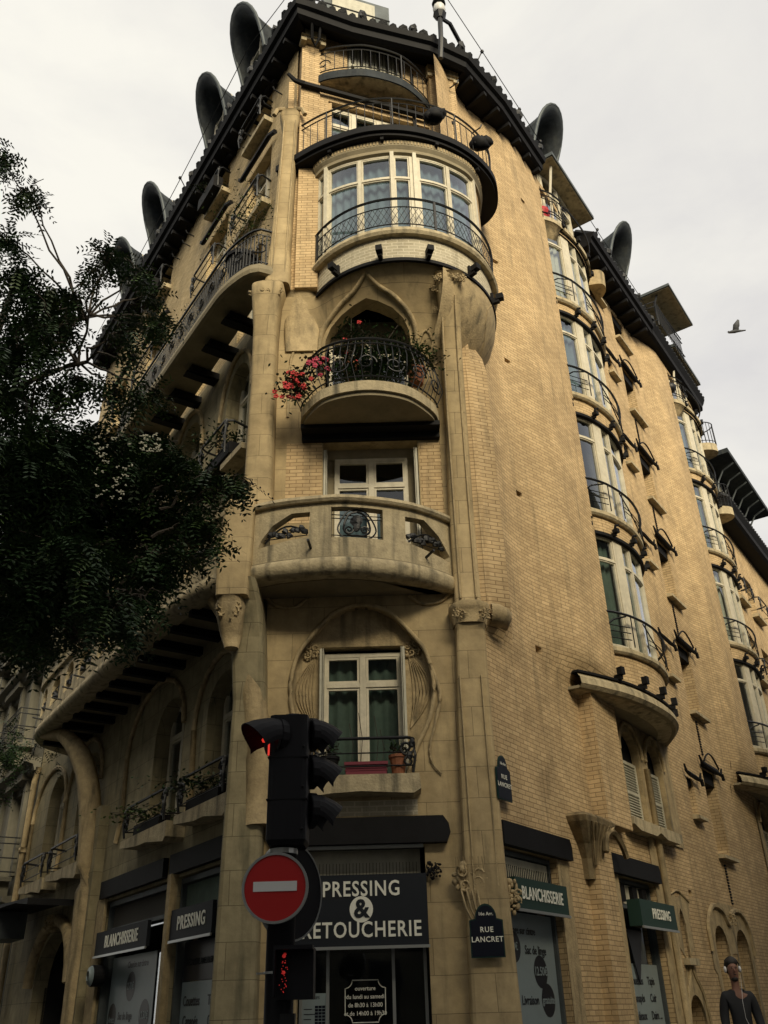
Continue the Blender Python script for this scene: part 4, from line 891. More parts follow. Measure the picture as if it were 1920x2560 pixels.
# ground floor avenue: lintels and shop windows
for s0,s1 in ((.9,2.92),(3.2,6.4)):
    b=MB(); b.prism(FL,[(s0,3.55),(s1,3.55),(s1,3.25),(s0,3.25)],-.02,.09); b.build('iron_lintel','steel',B)
def shopL(s0,s1):
    b=MB(); b.box(FL,s0,s0+.06,-.22,-.05,0,3.18); b.box(FL,s1-.06,s1,-.22,-.05,0,3.18); b.box(FL,s0+.06,s1-.06,-.22,-.05,3.1,3.18); b.box(FL,s0+.06,s1-.06,-.2,-.07,2.68,2.74); b.box(FL,s0+.06,s1-.06,-.22,-.1,0,.45)
    o=b.build('shop_window_frame','zinc',B); b=MB(); b.sweep(FL,s0+.06,s1-.06,[(-.17,.45),(-.17,3.1)],1,caps=False); b.build('pane','glass',o)
    b=MB(); b.sweep(FL,s0,s1,[(-.24,3.2),(-.6,3.2),(-.6,.02),(-.24,.02)],1); b.build('shop_interior','dark',o)
shopL(1.05,2.7); shopL(3.15,6.15)
b=MB(); b.box(FL,1.12,2.64,-.15,-.13,2.75,3.09); b.build('fanlight_panel','curtain2',B)
b=MB(); b.box(FL,3.22,6.08,-.15,-.13,2.75,3.09); b.build('fanlight_panel','room',B)  # dark sheet added over the glass to hide its sky reflection
b=MB(); b.box(FL,2.72,2.86,0,.12,0,3.25); b.box(FL,6.15,6.6,0,.05,0,3.25); b.build('shop_pier','stoneP',B)
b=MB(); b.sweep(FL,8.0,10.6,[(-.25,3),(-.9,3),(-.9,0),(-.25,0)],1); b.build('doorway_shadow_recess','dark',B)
b=MB(); b.tube([FL.W(a,.06,z) for a,z in arch(7.8,10.8,0.1,3.15,1.2,12)[2:]],.12,6); b.build('doorway_moulding','stoneP',B,smooth=True)
for a in (9.1,9.3,9.5): ornament(FL.W(a,.12,3.1),.16,10)
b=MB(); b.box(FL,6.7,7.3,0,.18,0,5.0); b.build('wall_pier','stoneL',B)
# ---- eaves and roof
E0=[FL.W(13.2,.5,0)[:2],FL.W(-.95,.5,0)[:2],(-.42,11.92),(1.35,12.42),(2.2,12.85),FR.W(2.2,.58,0)[:2],FR.W(E_R,.58,0)[:2]]
E0[1]=(-1.6,11.45)
EP=PathFr(E0,smooth=False)
TR_=lambda s_:EP.L-(E_R-s_)
tA=float(EP.c[1]); tB=float(EP.c[4])
for ta,tb,zi in ((0,tA,20.32),(tA,tB,21.2),(tB,TR_(4.4),20.32),(TR_(7.5),EP.L,20.32)):
  b=MB(); b.sweep(EP,ta,tb,[(-1.1,zi),(-.1,20.4),(0,20.45),(.02,20.62),(.1,20.66),(.14,20.8),(-.1,20.86),(-.9,21.6)],90,caps=True); b.build('eave','steel',B)
b=MB(); k=0; a=.1
while a<EP.L-.1:
    if TR_(4.35)<a<TR_(7.55): a+=.24; continue
    x0,y0,_=EP.W(a,.1,0); x1,y1,_=EP.W(a,-.45,0); hh=.09+.03*(k%2)
    b.tube([(x0,y0,20.84),(x1,y1,21.3)],[hh,hh*.9],7); 
    if k%5==0: b.blob((x0,y0,20.98),.11,.11,.12,6,4,.3)
    a+=.24; k+=1
b.build('roof_tiles','slate',B)
b=MB(); a=.3
while a<EP.L-.2:
    if TR_(4.3)<a<TR_(7.5) or tA-.2<a<tB: a+=.55; continue
    b.box(EP,a,a+.1,-.75,-.02,20.27,20.38); a+=.55
b.build('eave_rafter','steel',B)
bk=[FL.W(13.2,-1.1,0)[:2],(-1.1,13.3),(1.6,14.0),FR.W(E_R,-1.1,0)[:2]]
lo=[FL.W(13.2,.2,0)[:2],(-1.5,11.8),(.3,12.4),(1.9,13.0),FR.W(E_R,.2,0)[:2]]; hi=[FL.W(13.2,-1.4,0)[:2],(-.9,13.6),(.2,14.0),(1.2,14.5),FR.W(E_R,-1.4,0)[:2]]
b=MB(); n=len(lo); b.add([(x,y,20.9) for x,y in lo]+[(x,y,23.2) for x,y in hi],[(i,i+1,n+i+1,n+i) for i in range(n-1)]+[tuple(range(n,2*n))]); b.build('mansard_roof','slate',B)
def hood_dormer(parent,fr,s,z=21.0,off=.1,w=.62,h=3.0,fwd=1.0):
    """round-headed dormer under a flaring zinc hood"""
    o=MB(); n=30
    def prof(k,kk,t0=0):   # k 0..n round the arch
        t=k/n
        if t<.3: x=-1; zz=t/.3*.62
        elif t>.7: x=1; zz=(1-t)/.3*.62
        else: q=PI*(1-(t-.3)/.4); x=math.cos(q); zz=.62+.38*math.sin(q)
        return x,zz
    rings=[]
    for j,(f0,sc) in enumerate(((-.9,.92),(0,.96),(.45,1.0),(.85,1.05),(1.0,1.1),(1.03,1.07),(.95,1.02),(.8,.97),(.3,.9),(-.2,.86),(-.9,.84))):
        rg=[]
        for k in range(n+1):
            x,zz=prof(k,j); fo=off+f0*fwd*(.12+.88*zz**1.6) if f0>0 else off+f0
            rg.append(fr.W(s+x*w*(1+(sc-1)*zz),fo,z+zz*h*(sc if j<5 else sc)))
        rings.append(rg)
    vs=[p for q in rings for p in q]; m=n+1; fs=[(j*m+k,j*m+k+1,(j+1)*m+k+1,(j+1)*m+k) for j in range(len(rings)-1) for k in range(n)]
    o.add(vs,fs); d=o.build('dormer','zincd',parent,smooth=True)
    q=MB(); q.tube(rings[4],.045,6); q.build('hood_rim','zinc',d,smooth=True)
    q=MB()
    for k in (5,10,15,20,25): q.tube([rings[j][k] for j in (0,1,2,3)],.015,4)
    q.build('zinc_seam','zinc',d,split=True)
    q=MB(); pts=arch(s-w*.8,s+w*.8,z,z+h*.93,w*.9,10)
    q.tube([fr.W(a,off+.05,zz) for a,zz in pts[1:]+[pts[0]]],.06,5); q.box(fr,s-.03,s+.03,off,off+.08,z,z+h*.9); q.box(fr,s-w*.7,s+w*.7,off,off+.07,z+h*.7,z+h*.7+.06); q.build('dormer_window','wood',d)
    q=MB(); q.prism(fr,pts,off-.1,off-.06); q.build('dormer_pane','curtain',d)
    return d
for s in (1.5,3.75,8.0,10.6): hood_dormer(B,FL,s,20.95,.1,.6,2.45,.82)
for s in (5.3,10.6): hood_dormer(B,FR,s,20.95,.1,.62,2.42,.9)
# corner attic: pale shuttered dormer over the chamfer
b=MB(); b.box(FU,.6,2.3,-.9,-.5,21.3,23.6); d=b.build('attic_dormer','zinc',B)
b=MB(); b.box(FU,.8,1.9,-.5,-.44,21.7,23.4)
b.build('dormer_window','shut',d)
b=MB()
for z in (22.0,22.25,22.5): b.tube([FU.W(-.2,-.2,z),FU.W(2.2,-.2,z)],.02,5)
b.build('attic_railing','iron',B)
# rain pipes and small wall hooks
b=MB(); b.tube([FU.W(.3,.5,20.6),FU.W(.32,.3,20.2),FU.W(.25,.2,20.05),FU.W(.16,.28,20.15),FU.W(.1,.5,20.5)],.035,6); b.build('gutter_pipe','steel',B)
b=MB()
for fr_,pts in ((FR,((.6,19.9),(1.6,19.4),(3.6,19.0))),(FL,((.4,19.6),(.9,19.7),(5.6,19.8),(5.8,19.6),(6.6,19.8)))):
    for a,z in pts: b.tube([fr_.W(a,0,z),fr_.W(a,.2,z+.02),fr_.W(a,.24,z+.1)],.018,5)
b.build('wall_hook','iron',B)
b=MB(); b.tube([FL.W(13.05,.14,0),FL.W(13.05,.14,6.75),FL.W(13.0,.1,7.1)],.075,8); b.box(FL,12.95,13.15,.04,.23,5.0,5.12); b.build('drain_pipe','stoneP',B,smooth=True)
# round lamp by the roof edge
lp=thing('roof_edge_lamp',(2.0,12.5,20.9),'round lantern on a curved black bracket at the roof edge above the corner','lamp')
b=MB(); b.tube([(1.55,12.25,19.9),(1.58,12.1,20.4),(1.6,12.1,21.2)],.06,6); b.tube([(1.6,12.1,21.2),(1.85,12.35,21.35),(2.1,12.7,21.15)],.05,6); b.blob((1.6,12.1,21.72),.17,.17,.07,10,5); b.tube([(1.6,12.1,21.15),(1.6,12.1,21.3)],[.08,.16],8); b.build('bracket','iron',lp)
b=MB(); b.blob((1.6,12.1,21.5),.15,.15,.2,10,6); b.build('lamp_globe','white',lp,smooth=True)
# cable along the roof
cb=thing('roof_cable',(0,13,21),'thin cable running round the roof edge on small curved black posts','cable')
b=MB(); cp=[FL.W(13,.55,21.6),FL.W(5.5,.6,21.6),FL.W(1,.65,21.7),(-1.5,11.4,21.8),(.6,11.7,21.9),(1.8,12.0,21.75)]+[FR.W(a,.65,z) for a,z in ((1.2,21.5),(3.2,21.5),(4.6,21.45),(7.5,21.4),(12.3,21.4))]
b.tube(cp,.01,4); b.build('wire','iron',cb)
b=MB()
for fr_,a in ((FR,1.25),(FR,3.2),(FR,4.4),(FR,8.2),(FR,11.6),(FL,5.4),(FL,9.5)):
    b.tube([fr_.W(a,.42,20.85),fr_.W(a,.5,21.3),fr_.W(a,.62,21.5)],.016,5); b.blob(fr_.W(a,.64,21.52),.05,.05,.05,6,4)
b.build('cable_post','iron',cb)
# ================================================================ ADJOINING BUILDING
A=thing('adjoining_building',(FR.W(20,-3,0)[0],FR.W(20,-3,0)[1],0),'ochre brick block further down the right street with second curved bay','building')
DX=9.7
hA=[rect(4.6+DX,7.7+DX,6.38,20.2),rect(4.8+DX,7.6+DX,4.06,6.12)]
hA=[h for h in hA]
wa=[rect(18.6,19.5,a,b_) for a,b_ in WZ[:4]]+[rect(20.6,21.6,a,b_) for a,b_ in WZ[:4]]+[rect(24,25,a,b_) for a,b_ in WZ[:4]]
b=MB(); sheet(b,FR,[(E_R+.004,.01),(17.9,.01),(17.9,20.35),(E_R+.004,20.35)],hA+[rect(15.2,17.0,0,3.2)],offR,.4,.4); sheet(b,FR,(17.9,30,.01,16.4),wa,0,.8,.35); b.build('brick_wall','brick',A,smooth=True)
b=MB(); b.box(FR,E_R+.02,30,-.66,-.62,0,16.3); b.build('inner_wall','dark',A)
bow(A,DX); loggia(A,DX)
b=MB(); b.box(FR,12.7,15.2,-.3,1.4,22.35,22.45); b.build('upper_canopy','zinc',A)
b=MB(); b.box(FR,12.75,15.15,-.3,1.36,22.32,22.348); b.build('canopy_soffit','ledge',A)
window(A,FR,12.9,15.0,20.95,22.3,.3,cols=3,tz=22.0,name='attic_window')
b=MB()
for z in (21.1,21.7,21.9): b.tube([FR.W(12.6,.2,z),FR.W(12.65,.8,z),FR.W(15.1,.9,z)],.02,5)
for k in range(16): b.tube([FR.W(12.65+2.45*k/15,.85,20.9),FR.W(12.65+2.45*k/15,.85,21.9)],.012,4)
b.tube([FR.W(12.7,.8,20.9),FR.W(12.7,.8,21.8),FR.W(12.9,.9,22.33)],.035,5)
b.build('attic_railing','iron',A)
for h in wa: window(A,FR,h[0][0]+.02,h[1][0]-.02,h[0][1]+.02,h[2][1]-.02,-.3,back=.3); 
for h in wa:
    q=MB(); q.box(FR,h[0][0]-.1,h[1][0]+.1,0,.22,h[0][1]-.12,h[0][1]); q.build('window_sill','ledge',A)
    window_guard(A,FR,h[0][0]-.05,h[1][0]+.05,h[0][1],.6,0,.35)
shop(FR,15.25,16.95,A,lint=(15.0,17.2))
b=MB(); EA=PathFr([FR.W(E_R+.01,.6,0)[:2],FR.W(17.7,.6,0)[:2],FR.W(17.9,.0,0)[:2]],smooth=False)
b.sweep(EA,0,EA.L,[(-1.1,20.32),(-.1,20.4),(0,20.45),(.02,20.62),(.14,20.8),(-.1,20.86),(-.9,21.6)],40)
EB=PathFr([FR.W(17.95,.55,0)[:2],FR.W(30,.55,0)[:2]],smooth=False)
b.sweep(EB,0,EB.L,[(-1.1,16.3),(-.1,16.38),(0,16.45),(.02,16.62),(.14,16.8),(-.1,16.86),(-.9,17.4)],40); b.build('eave','steel',A)
b=MB(); k=0; a=.1
for P_,zz in ((EA,20.84),(EB,16.84)):
    a=.1
    while a<P_.L-.1:
        x0,y0,_=P_.W(a,.1,0); x1,y1,_=P_.W(a,-.45,0); b.tube([(x0,y0,zz),(x1,y1,zz+.46)],.1,6); a+=.24
b.build('roof_tiles','slate',A)
b=MB(); b.add([FR.W(E_R,.2,20.9),FR.W(17.9,.2,20.9),FR.W(17.9,-1.4,23.2),FR.W(E_R,-1.4,23.2)],[(0,1,2,3)]); b.add([FR.W(17.9,.2,16.9),FR.W(30,.2,16.9),FR.W(30,-1.6,20.6),FR.W(17.9,-1.6,20.6)],[(0,1,2,3)]); b.add([FR.W(17.9,.1,16.5),FR.W(17.9,-6,16.5),FR.W(17.9,-6,23),FR.W(17.9,-1.4,23.2),FR.W(17.9,.1,20.9)],[(0,1,2,3,4)])
b.build('mansard_roof','slate',A)
b=MB(); b.box(FR,20.2,25.2,-.9,-.2,17.2,19.6); d=b.build('attic_dormer','zincd',A)
b=MB(); b.prism(FR,[(19.6,19.55),(25.8,19.55),(25.8,19.75),(19.6,19.75)],-1.0,.75); b.build('dormer_roof','zincd',d)
b=MB()
for k in range(6): a=20.4+.9*k; b.tube([FR.W(a,-.15,18.2),FR.W(a,.0,18.9),FR.W(a,.25,19.3),FR.W(a,.7,19.5)],.04,5)
b.build('dormer_bracket','zinc',d)
b=MB()
for k in range(5): a=20.5+.9*k; b.box(FR,a,a+.7,-.2,-.17,17.5,19.2)
b.build('dormer_window','shut',d)
b=MB(); b.box(FR,13.5,17.7,-.4,-.3,20.9,22.6)
b.build('attic_wall','zincd',A)
# round-ended side balconies between the bays
for z in (19.0,16.35):
    P=frpath(FR,[(17.4,.1),(17.6,.5),(17.9,.7),(18.2,.55),(18.35,.05)]); b=MB(); b.plan([tuple(P.W(P.L*i/16,0,0)[:2]) for i in range(17)],z-.3,z); b.build('balcony_slab','ledge',A)
    b=MB(); rails(b,P,0,P.L,[(z+.9,0,.02),(z+.1,0,.014)]); balus(b,P,0,P.L,z,z+.9,0,.01,.13); b.build('balcony_railing','iron',A)
P=frpath(FR,[(8.0,.05),(8.2,.45),(8.5,.5),(8.8,.3),(8.9,.0)]); b=MB(); b.plan([tuple(P.W(P.L*i/16,0,0)[:2]) for i in range(17)],19.5,20.0,.15); b.build('round_corbel','stoneP',B,smooth=False)
# ================================================================ HAUSSMANN NEIGHBOUR
Hn=thing('neighbouring_building',(FL.W(20,-3,0)[0],FL.W(20,-3,0)[1],0),'grey stone Haussmann style block with ledges and iron balconies at the far left edge','building')
hh=[]
for s in (14.4,17.2,20,22.8,25.6,28.4,31):
    for z in (1,4.6,8.0,11.4,14.6): hh.append(rect(s,s+1.25,z,z+2.2))
b=MB(); sheet(b,FL,(13.25,34,0.01,18),hh,.0,1.0,.35); b.build('stone_wall','stoneN',Hn)
b=MB(); b.box(FL,13.2,34,-.62,-.6,0,18); b.build('inner_wall','dark',Hn)
for h in hh:
    s=h[0][0]; z=h[0][1]; window(Hn,FL,s+.02,s+1.23,z+.02,z+2.18,-.28,back=.3,fw=.06)
b=MB()
for z in (3.9,7.3,10.7,14.0,17.7):
    b.sweep(FL,13.3,34,[(0,z-.25),(.15,z-.2),(.2,z-.05),(.4,z),(.4,z+.12),(0,z+.15)],1,caps=True)
for h in hh:
    s=h[0][0]; z=h[0][1]; b.box(FL,s-.25,s,0,.1,z,z+2.4); b.box(FL,s+1.25,s+1.5,0,.1,z,z+2.4); b.box(FL,s-.3,s+1.55,0,.25,z+2.4,z+2.6); b.box(FL,s-.2,s+.0,.1,.5,z-.6,z-.1); b.box(FL,s+1.25,s+1.45,.1,.5,z-.6,z-.1)
b.build('stone_ledge','stoneN',Hn)
b=MB()
for h in hh[1::5]+hh[2::5]+hh[3::5]:
    s=h[0][0]-.4; z=h[0][1]-.05; b=MB(); b.box(FL,s,s+2.05,.1,.65,z-.1,z); b.build('balcony_slab','stoneN',Hn)
for h in hh[1::5]+hh[2::5]+hh[3::5]:
    s=h[0][0]-.4; z=h[0][1]-.05; b=MB()
    for dz in (.95,.8,.12,.45): b.tube([FL.W(s,.05,z+dz),FL.W(s,.62,z+dz),FL.W(s+2.05,.62,z+dz),FL.W(s+2.05,.05,z+dz)],.016,4)
    for k in range(15): b.tube([FL.W(s+2.05*k/14,.62,z),FL.W(s+2.05*k/14,.62,z+.95)],.009,3)
    b.build('balcony_railing','iron',Hn)
b=MB(); b.add([FL.W(13.2,.3,17.9),FL.W(34,.3,17.9),FL.W(34,-2.5,22),FL.W(13.2,-2.5,22)],[(0,1,2,3)]); b.build('mansard_roof','slate',Hn)
# metal street canopy with dark panel on the avenue
cn=thing('shop_canopy',(FL.W(9.8,.6,3)[0],FL.W(9.8,.6,3)[1],3.0),'low dark metal canopy over a shop window beside the arched doorway, far left','canopy')
b=MB(); b.prism(FL,[(8.0,3.3),(9.0,3.42),(12.2,3.5),(12.2,3.6),(8.0,3.42)],.05,1.0); b.build('roof_plate','steel',cn)
b=MB(); b.box(FL,10.8,12.1,.3,.9,2.9,3.44); b.build('fascia_box','zinc',cn)
# ---------------------------------------------------------------- shop signs
def signboard(name,fr,s0,s1,z0,z1,o,th,m,lines,label,cx=0,size=.3,flip=1,sx=1.0):
    t=thing(name,fr.W((s0+s1)/2,o,z0),label,'shop sign')
    b=MB(); b.box(fr,s0,s1,o,o+th,z0,z1); b.build('board',m,t)
    b=MB(); b.box(fr,s0-.01,s1+.01,o+th-.01,o+th+.02,z0-.035,z0); b.build('trim','alu',t)
    X=Vector((*(fr.u*flip),0)); b=MB()
    for (txt,ss_,zz,sz,k) in lines: text(b,fr.W(ss_,o+th+.006,zz),X,(0,0,1),txt,sz,bold=.016,sx=k,spacing=1.12)
    b.build('lettering','letter',t); return t
t=signboard('shop_sign',FC,-1.28,.42,2.02,2.86,.0,.14,'signd',[('PRESSING',-.43,2.68,.255,.84),('RETOUCHERIE',-.43,2.2,.255,.84)],'wide dark shop sign reading PRESSING & RETOUCHERIE above the corner door',flip=1)
b=MB(); b.add([FC.W(-.43+.15*math.cos(2*PI*k/28),.147,2.445+.155*math.sin(2*PI*k/28)) for k in range(28)],[tuple(range(28))]); b.build('emblem_disc','letter',t)
b=MB(); text(b,FC.W(-.43,.152,2.445),(1,0,0),(0,0,1),'&',.3,bold=.03); b.build('ampersand','signd',t)
signboard('shop_sign',FR,.02,1.6,2.42,2.8,.02,.12,'signg',[('BLANCHISSERIE',.8,2.61,.22,.74)],'dark green shop sign reading BLANCHISSERIE on the right facade beside the corner pilaster')
signboard('shop_sign',FR,4.1,5.78,2.42,2.82,.05,.22,'signg',[('PRESSING',5.05,2.62,.22,.84)],'green box sign reading PRESSING over the second shop window of the right facade')
signboard('shop_sign',FL,1.1,2.65,2.3,2.72,.03,.06,'signd',[('PRESSING',1.85,2.51,.26,.86)],'black sign reading PRESSING over the avenue window nearest the corner',flip=-1)
signboard('shop_sign',FL,3.65,6.28,2.3,2.68,.03,.06,'signd',[('BLANCHISSERIE',4.9,2.49,.27,.82)],'black sign reading BLANCHISSERIE over the wide avenue window beside a round white lamp',flip=-1)
# ---- window decals
def decal(name,fr,s0,s1,z0,z1,o,flip,texts,discs,label,base='decal'):
    t=thing(name,fr.W((s0+s1)/2,o,z0),label,'window poster')
    b=MB(); b.box(fr,s0,s1,o,o+.003,z0,z1); b.build('backing',base,t)
    X=Vector((*(fr.u*flip),0))
    if discs:
        b=MB()
        for a,z,ra in discs: b.add([fr.W(a+ra*math.cos(2*PI*k/20),o+.005,z+ra*math.sin(2*PI*k/20)) for k in range(20)],[tuple(range(20))])
        b.build('black_disc','decalk',t)
    b=MB(); c=MB()
    for txt,a,z,sz,inv in texts: text(c if inv else b,fr.W(a,o+.009,z),X,(0,0,1),txt,sz,bold=.015,ext=.001,sx=.9)
    if b.v: b.build('lettering','decalk',t)
    if c.v: c.build('light_lettering','decal',t)
    return t
decal('window_poster',FR,.1,1.58,.5,2.42,-.155,1,[('Repassage sur cintre',.55,2.2,.13,0),('Sac de linge',1.0,1.97,.15,0),('12.50€',1.1,1.72,.15,1),('2.70€',.35,2.0,.13,1),('Livraison',.72,1.38,.15,0),('gratuite',1.25,1.38,.13,1),('lavage à l\'eau',.9,.95,.1,0)],[(1.1,1.72,.2),(.38,2.0,.19),(1.25,1.38,.2)],'pale window decal in the right shop listing linen bags at 12.50 euros')
decal('window_poster',FR,4.12,5.6,.5,1.9,-.155,1,[('Couettes',4.55,1.65,.17,0),('Tapis',5.2,1.65,.17,0),('Canapés',4.55,1.4,.17,0),('Cuir',5.2,1.4,.17,0),('Rideaux',4.55,1.15,.17,0),('Daim ...',5.25,1.15,.17,0)],[],'pale window decal in the second right shop listing Couettes, Tapis and Cuir')
b=MB(); b.prism(FR,[(4.3,2.4),(5.0,2.4),(4.6,1.6)],-.12,-.1); b.build('pennant','decalk',B)
decal('window_poster',FL,3.75,5.9,.5,2.25,-.155,-1,[('Chemise sur cintre',4.6,2.1,.14,0),('2.70€',4.85,1.78,.15,1),('Sac de linge',5.0,1.35,.16,0),('12.50€',4.1,1.35,.15,1),('Arecc',5.65,1.3,.14,1),('Livraison',5.2,.95,.15,0),('gratuite',4.6,.92,.13,1)],[(4.85,1.78,.22),(4.1,1.35,.23),(5.65,1.35,.2),(4.6,.92,.2)],'pale decal in the wide avenue window with round price spots')
decal('window_poster',FL,1.2,2.6,.5,1.75,-.155,-1,[('Couettes',2.2,1.5,.18,0),('Tapis',1.45,1.5,.18,0),('Canapés',2.2,1.25,.18,0),('Cuir',1.45,1.25,.18,0),('Rideaux',2.2,1.0,.18,0),('Daim',1.45,1.0,.18,0)],[],'pale decal in the avenue window nearest the corner listing Couettes and Rideaux')
t=thing('window_poster',FL.W(1.9,-.15,1.76),'dark upper decal reading SPECIALISTE AMEUBLEMENT in the avenue window nearest the corner','window poster')
b=MB(); b.box(FL,1.2,2.6,-.155,-.15,1.76,2.28); b.build('backing','decalk',t); b=MB(); text(b,FL.W(1.9,-.145,2.0),(*(-FL.u),0),(0,0,1),'SPÉCIALISTE AMEUBLEMENT',.12,bold=.01,ext=.001,sx=.8); b.build('lettering','zincd',t)
t=thing('opening_hours_decal',FC.W(-.4,-.26,1.2),'white outlined opening hours notice on the corner shop door','notice')
b=MB(); fx,fz=-.405,1.42; out_=[]
W_,H_,q=.255,.235,.09
for (sx_,sz_,a0) in ((1,-1,90),(1,1,180),(-1,1,270),(-1,-1,0)):
    cxx,czz=fx+sx_*W_,fz+sz_*H_
    for k in range(7):
        t_=R(a0+90*k/6); out_.append(FC.W(cxx+q*math.cos(t_),-.255,czz+q*math.sin(t_)))
out2=[]
for (sx_,sz_,seq) in ((1,-1,(180,90)),(1,1,(270,180)),(-1,1,(0,-90)),(-1,-1,(90,0))):
    for k in range(7):
        t_=R(seq[0]+(seq[1]-seq[0])*k/6); out2.append(FC.W(fx+sx_*W_+q*math.cos(t_),-.255,fz+sz_*H_+q*math.sin(t_)))
b.tube(out2,.006,4,closed=True); b.build('outline','letter',t)
b=MB()
for i,s in enumerate(('ouverture','du lundi au samedi','de 8h30 à 13h00','et de 14h00 à 19h30')): text(b,FC.W(fx,-.25,1.56-i*.092),(1,0,0),(0,0,1),s,.068,bold=.01,ext=.001,sx=.95)
b.build('lettering','letter',t)
t=thing('price_list_poster',FC.W(-1.05,-.25,.9),'white and blue price list taped inside the glass left of the shop door','notice')
b=MB(); b.box(FC,-1.2,-.9,-.255,-.25,.75,1.52); b.build('paper','decal',t); b=MB()
for i in range(3):
    for j in range(6): b.box(FC,-1.04+.045*i,-1.0+.045*i,-.249,-.247,1.18+.035*j,1.208+.035*j)
b.build('blue_grid','plaque',t)
b=MB()
for i in range(9): b.box(FC,-1.18,-1.07+.03*math.sin(i*2),-.249,-.247,.9+.055*i,.91+.055*i)
text(b,FC.W(-1.05,-.247,1.47),(1,0,0),(0,0,1),'TARIFS',.045,ext=.001); b.build('printed_lines','decalk',t)
t=thing('paper_notice',FC.W(-.6,-.25,.8),'pair of small white papers stuck low on the shop door','notice')
b=MB(); b.box(FC,-.72,-.46,-.255,-.25,.85,1.12); b.box(FC,-.42,-.12,-.255,-.25,.85,1.14); b.build('paper','decal',t)
# ---- street plaques
def plaque(fr,s,z,o,flip,l1,l2,label,w_=.42,top='16e Arr.',sz=.085):
    t=thing('street_plaque',fr.W(s,o,z),label,'street sign')
    h=.42; pts=[(s-w_/2,z),(s+w_/2,z),(s+w_/2,z+h)]+[(s+w_*.32*math.cos(k*PI/10),z+h+.02+.17*math.sin(k*PI/10)) for k in range(11)]+[(s-w_/2,z+h)]
    b=MB(); b.prism(fr,pts,o,o+.02); b.build('enamel_plate','plaqueg',t)
    cx_=s; pi=[(cx_+(a-cx_)*.93,z+.22+(zz-z-.22)*.94) for a,zz in pts]; b=MB(); b.prism(fr,pi,o+.02,o+.024); b.build('blue_field','plaque',t)
    X=(*(fr.u*flip),0); b=MB(); text(b,fr.W(s,o+.028,z+h+.07),X,(0,0,1),top,.055,ext=.001); text(b,fr.W(s,o+.028,z+.31),X,(0,0,1),l1,sz,ext=.001,bold=.015,spacing=1.15); text(b,fr.W(s,o+.028,z+.2),X,(0,0,1),l2,sz*(1 if len(l2)<9 else .7),ext=.001,bold=.015,spacing=1.1)
    b.build('lettering','letter',t); return t
plaque(FC,1.13,1.84,.36,1,'RUE','LANCRET','dark blue enamel plaque reading RUE LANCRET on the corner pilaster')
plaque(FR,.0,3.76,.1,1,'RUE','LANCRET','weathered green blue enamel plaque high on the brick of the right facade',w_=.4)
plaque(FL,.25,4.0,.22,-1,'AVENUE','DE VERSAILLES','blue enamel plaque on the left pilaster beside the flower filled window',w_=.5)
# ================================================================ TRAFFIC LIGHT AND SIGNS
PX,PY=-.81,6.9
tl=thing('traffic_light',(PX,PY,0),'black traffic light post with hooded red lamp and pedestrian signal in front of the shop','traffic light')
class RF(Fr): pass
FT=Fr((PX,PY),(1,0),(0,-1))
b=MB(); b.tube([(PX-.0,PY,0),(PX,PY,2.45)],.1,16); b.tube([(PX,PY,0),(PX,PY,.5)],.13,16); b.build('post','signal',tl,smooth=True)
b=MB(); 
for z in (1.92,2.3): b.tube([(PX,PY,z),(PX,PY,z+.035)],.106,16)
for z in (1.2,1.52): b.tube([(PX,PY,z),(PX,PY,z+.015)],.112,16); b.box(FT,-.16,-.09,0,.02,z,z+.012)
b.build('clamp_band','alu',tl)
b=MB(); b.loft([ringbox(PX+.03,PY,.15,.17,z,0,7,20) if i else ringbox(PX+.03,PY,.13,.15,z,0,7,20) for i,z in enumerate((2.35,2.38,3.26,3.3))]); b.blob((PX+.05,PY,3.31),.11,.1,.04,8,4); b.build('signal_housing','signal',tl)
b=MB()
for z in (2.66,2.97): b.box(FT,-.122,.182,-.1,.172,z,z+.008)
for z in (2.45,2.75,3.05): b.blob((PX+.15,PY-.172,z),.012,.01,.012,6,4)
b.build('housing_seam','steel',tl,split=False)
def visor(d,z,L=.34,rr=.125,k=14):
    b=MB(); dx,dy=d; X0=PX+.06+dx*.15; Y0=PY+dy*.16; px,py=-dy,dx
    rings=[]
    for t in (0,.35,.7,1.0):
        for r__,q in ((rr,0),):
            rg=[]
            for i in range(k+1):
                a=PI*(-.12+1.24*i/k); ln=L*t*(.55+.45*math.sin(max(0,min(PI,a))))
                drop=-.08*t
                rg.append((X0+dx*ln+px*rr*math.cos(a)*(1-.1*t),Y0+dy*ln+py*rr*math.cos(a)*(1-.1*t),z+rr*math.sin(a)+drop*t))
            rings.append(rg)
    vs=[p for q in rings for p in q]; m=k+1; b.add(vs,[(j*m+i,j*m+i+1,(j+1)*m+i+1,(j+1)*m+i) for j in range(3) for i in range(k)])
    b.tube([(X0-dx*.03,Y0-dy*.03,z),(X0+dx*.02,Y0+dy*.02,z)],rr*1.05,16)
    o=b.build('visor','signal',tl); s_=o.modifiers.new('th','SOLIDIFY'); s_.thickness=.008
    return (X0,Y0)
dl=Vector((-.82,-.57)).normalized(); dr=Vector((.9,.43)).normalized()
for z in (3.12,2.83,2.54):
    visor(dr,z+.08,.25)
X0,Y0=visor(dl,3.15,.3,.14)
b=MB(); b.loft([[(X0+dl.x*o+-dl.y*.125*math.cos(2*PI*i/16),Y0+dl.y*o+dl.x*.125*math.cos(2*PI*i/16),3.12+.125*math.sin(2*PI*i/16)) for i in range(16)] for o in (.03,.05)]); b.build('lens','dark',tl)
b=MB()
def lp_(u_,v_): return (X0+dl.x*.06-dl.y*u_*-1,Y0+dl.y*.06+dl.x*u_*-1,3.09+v_)
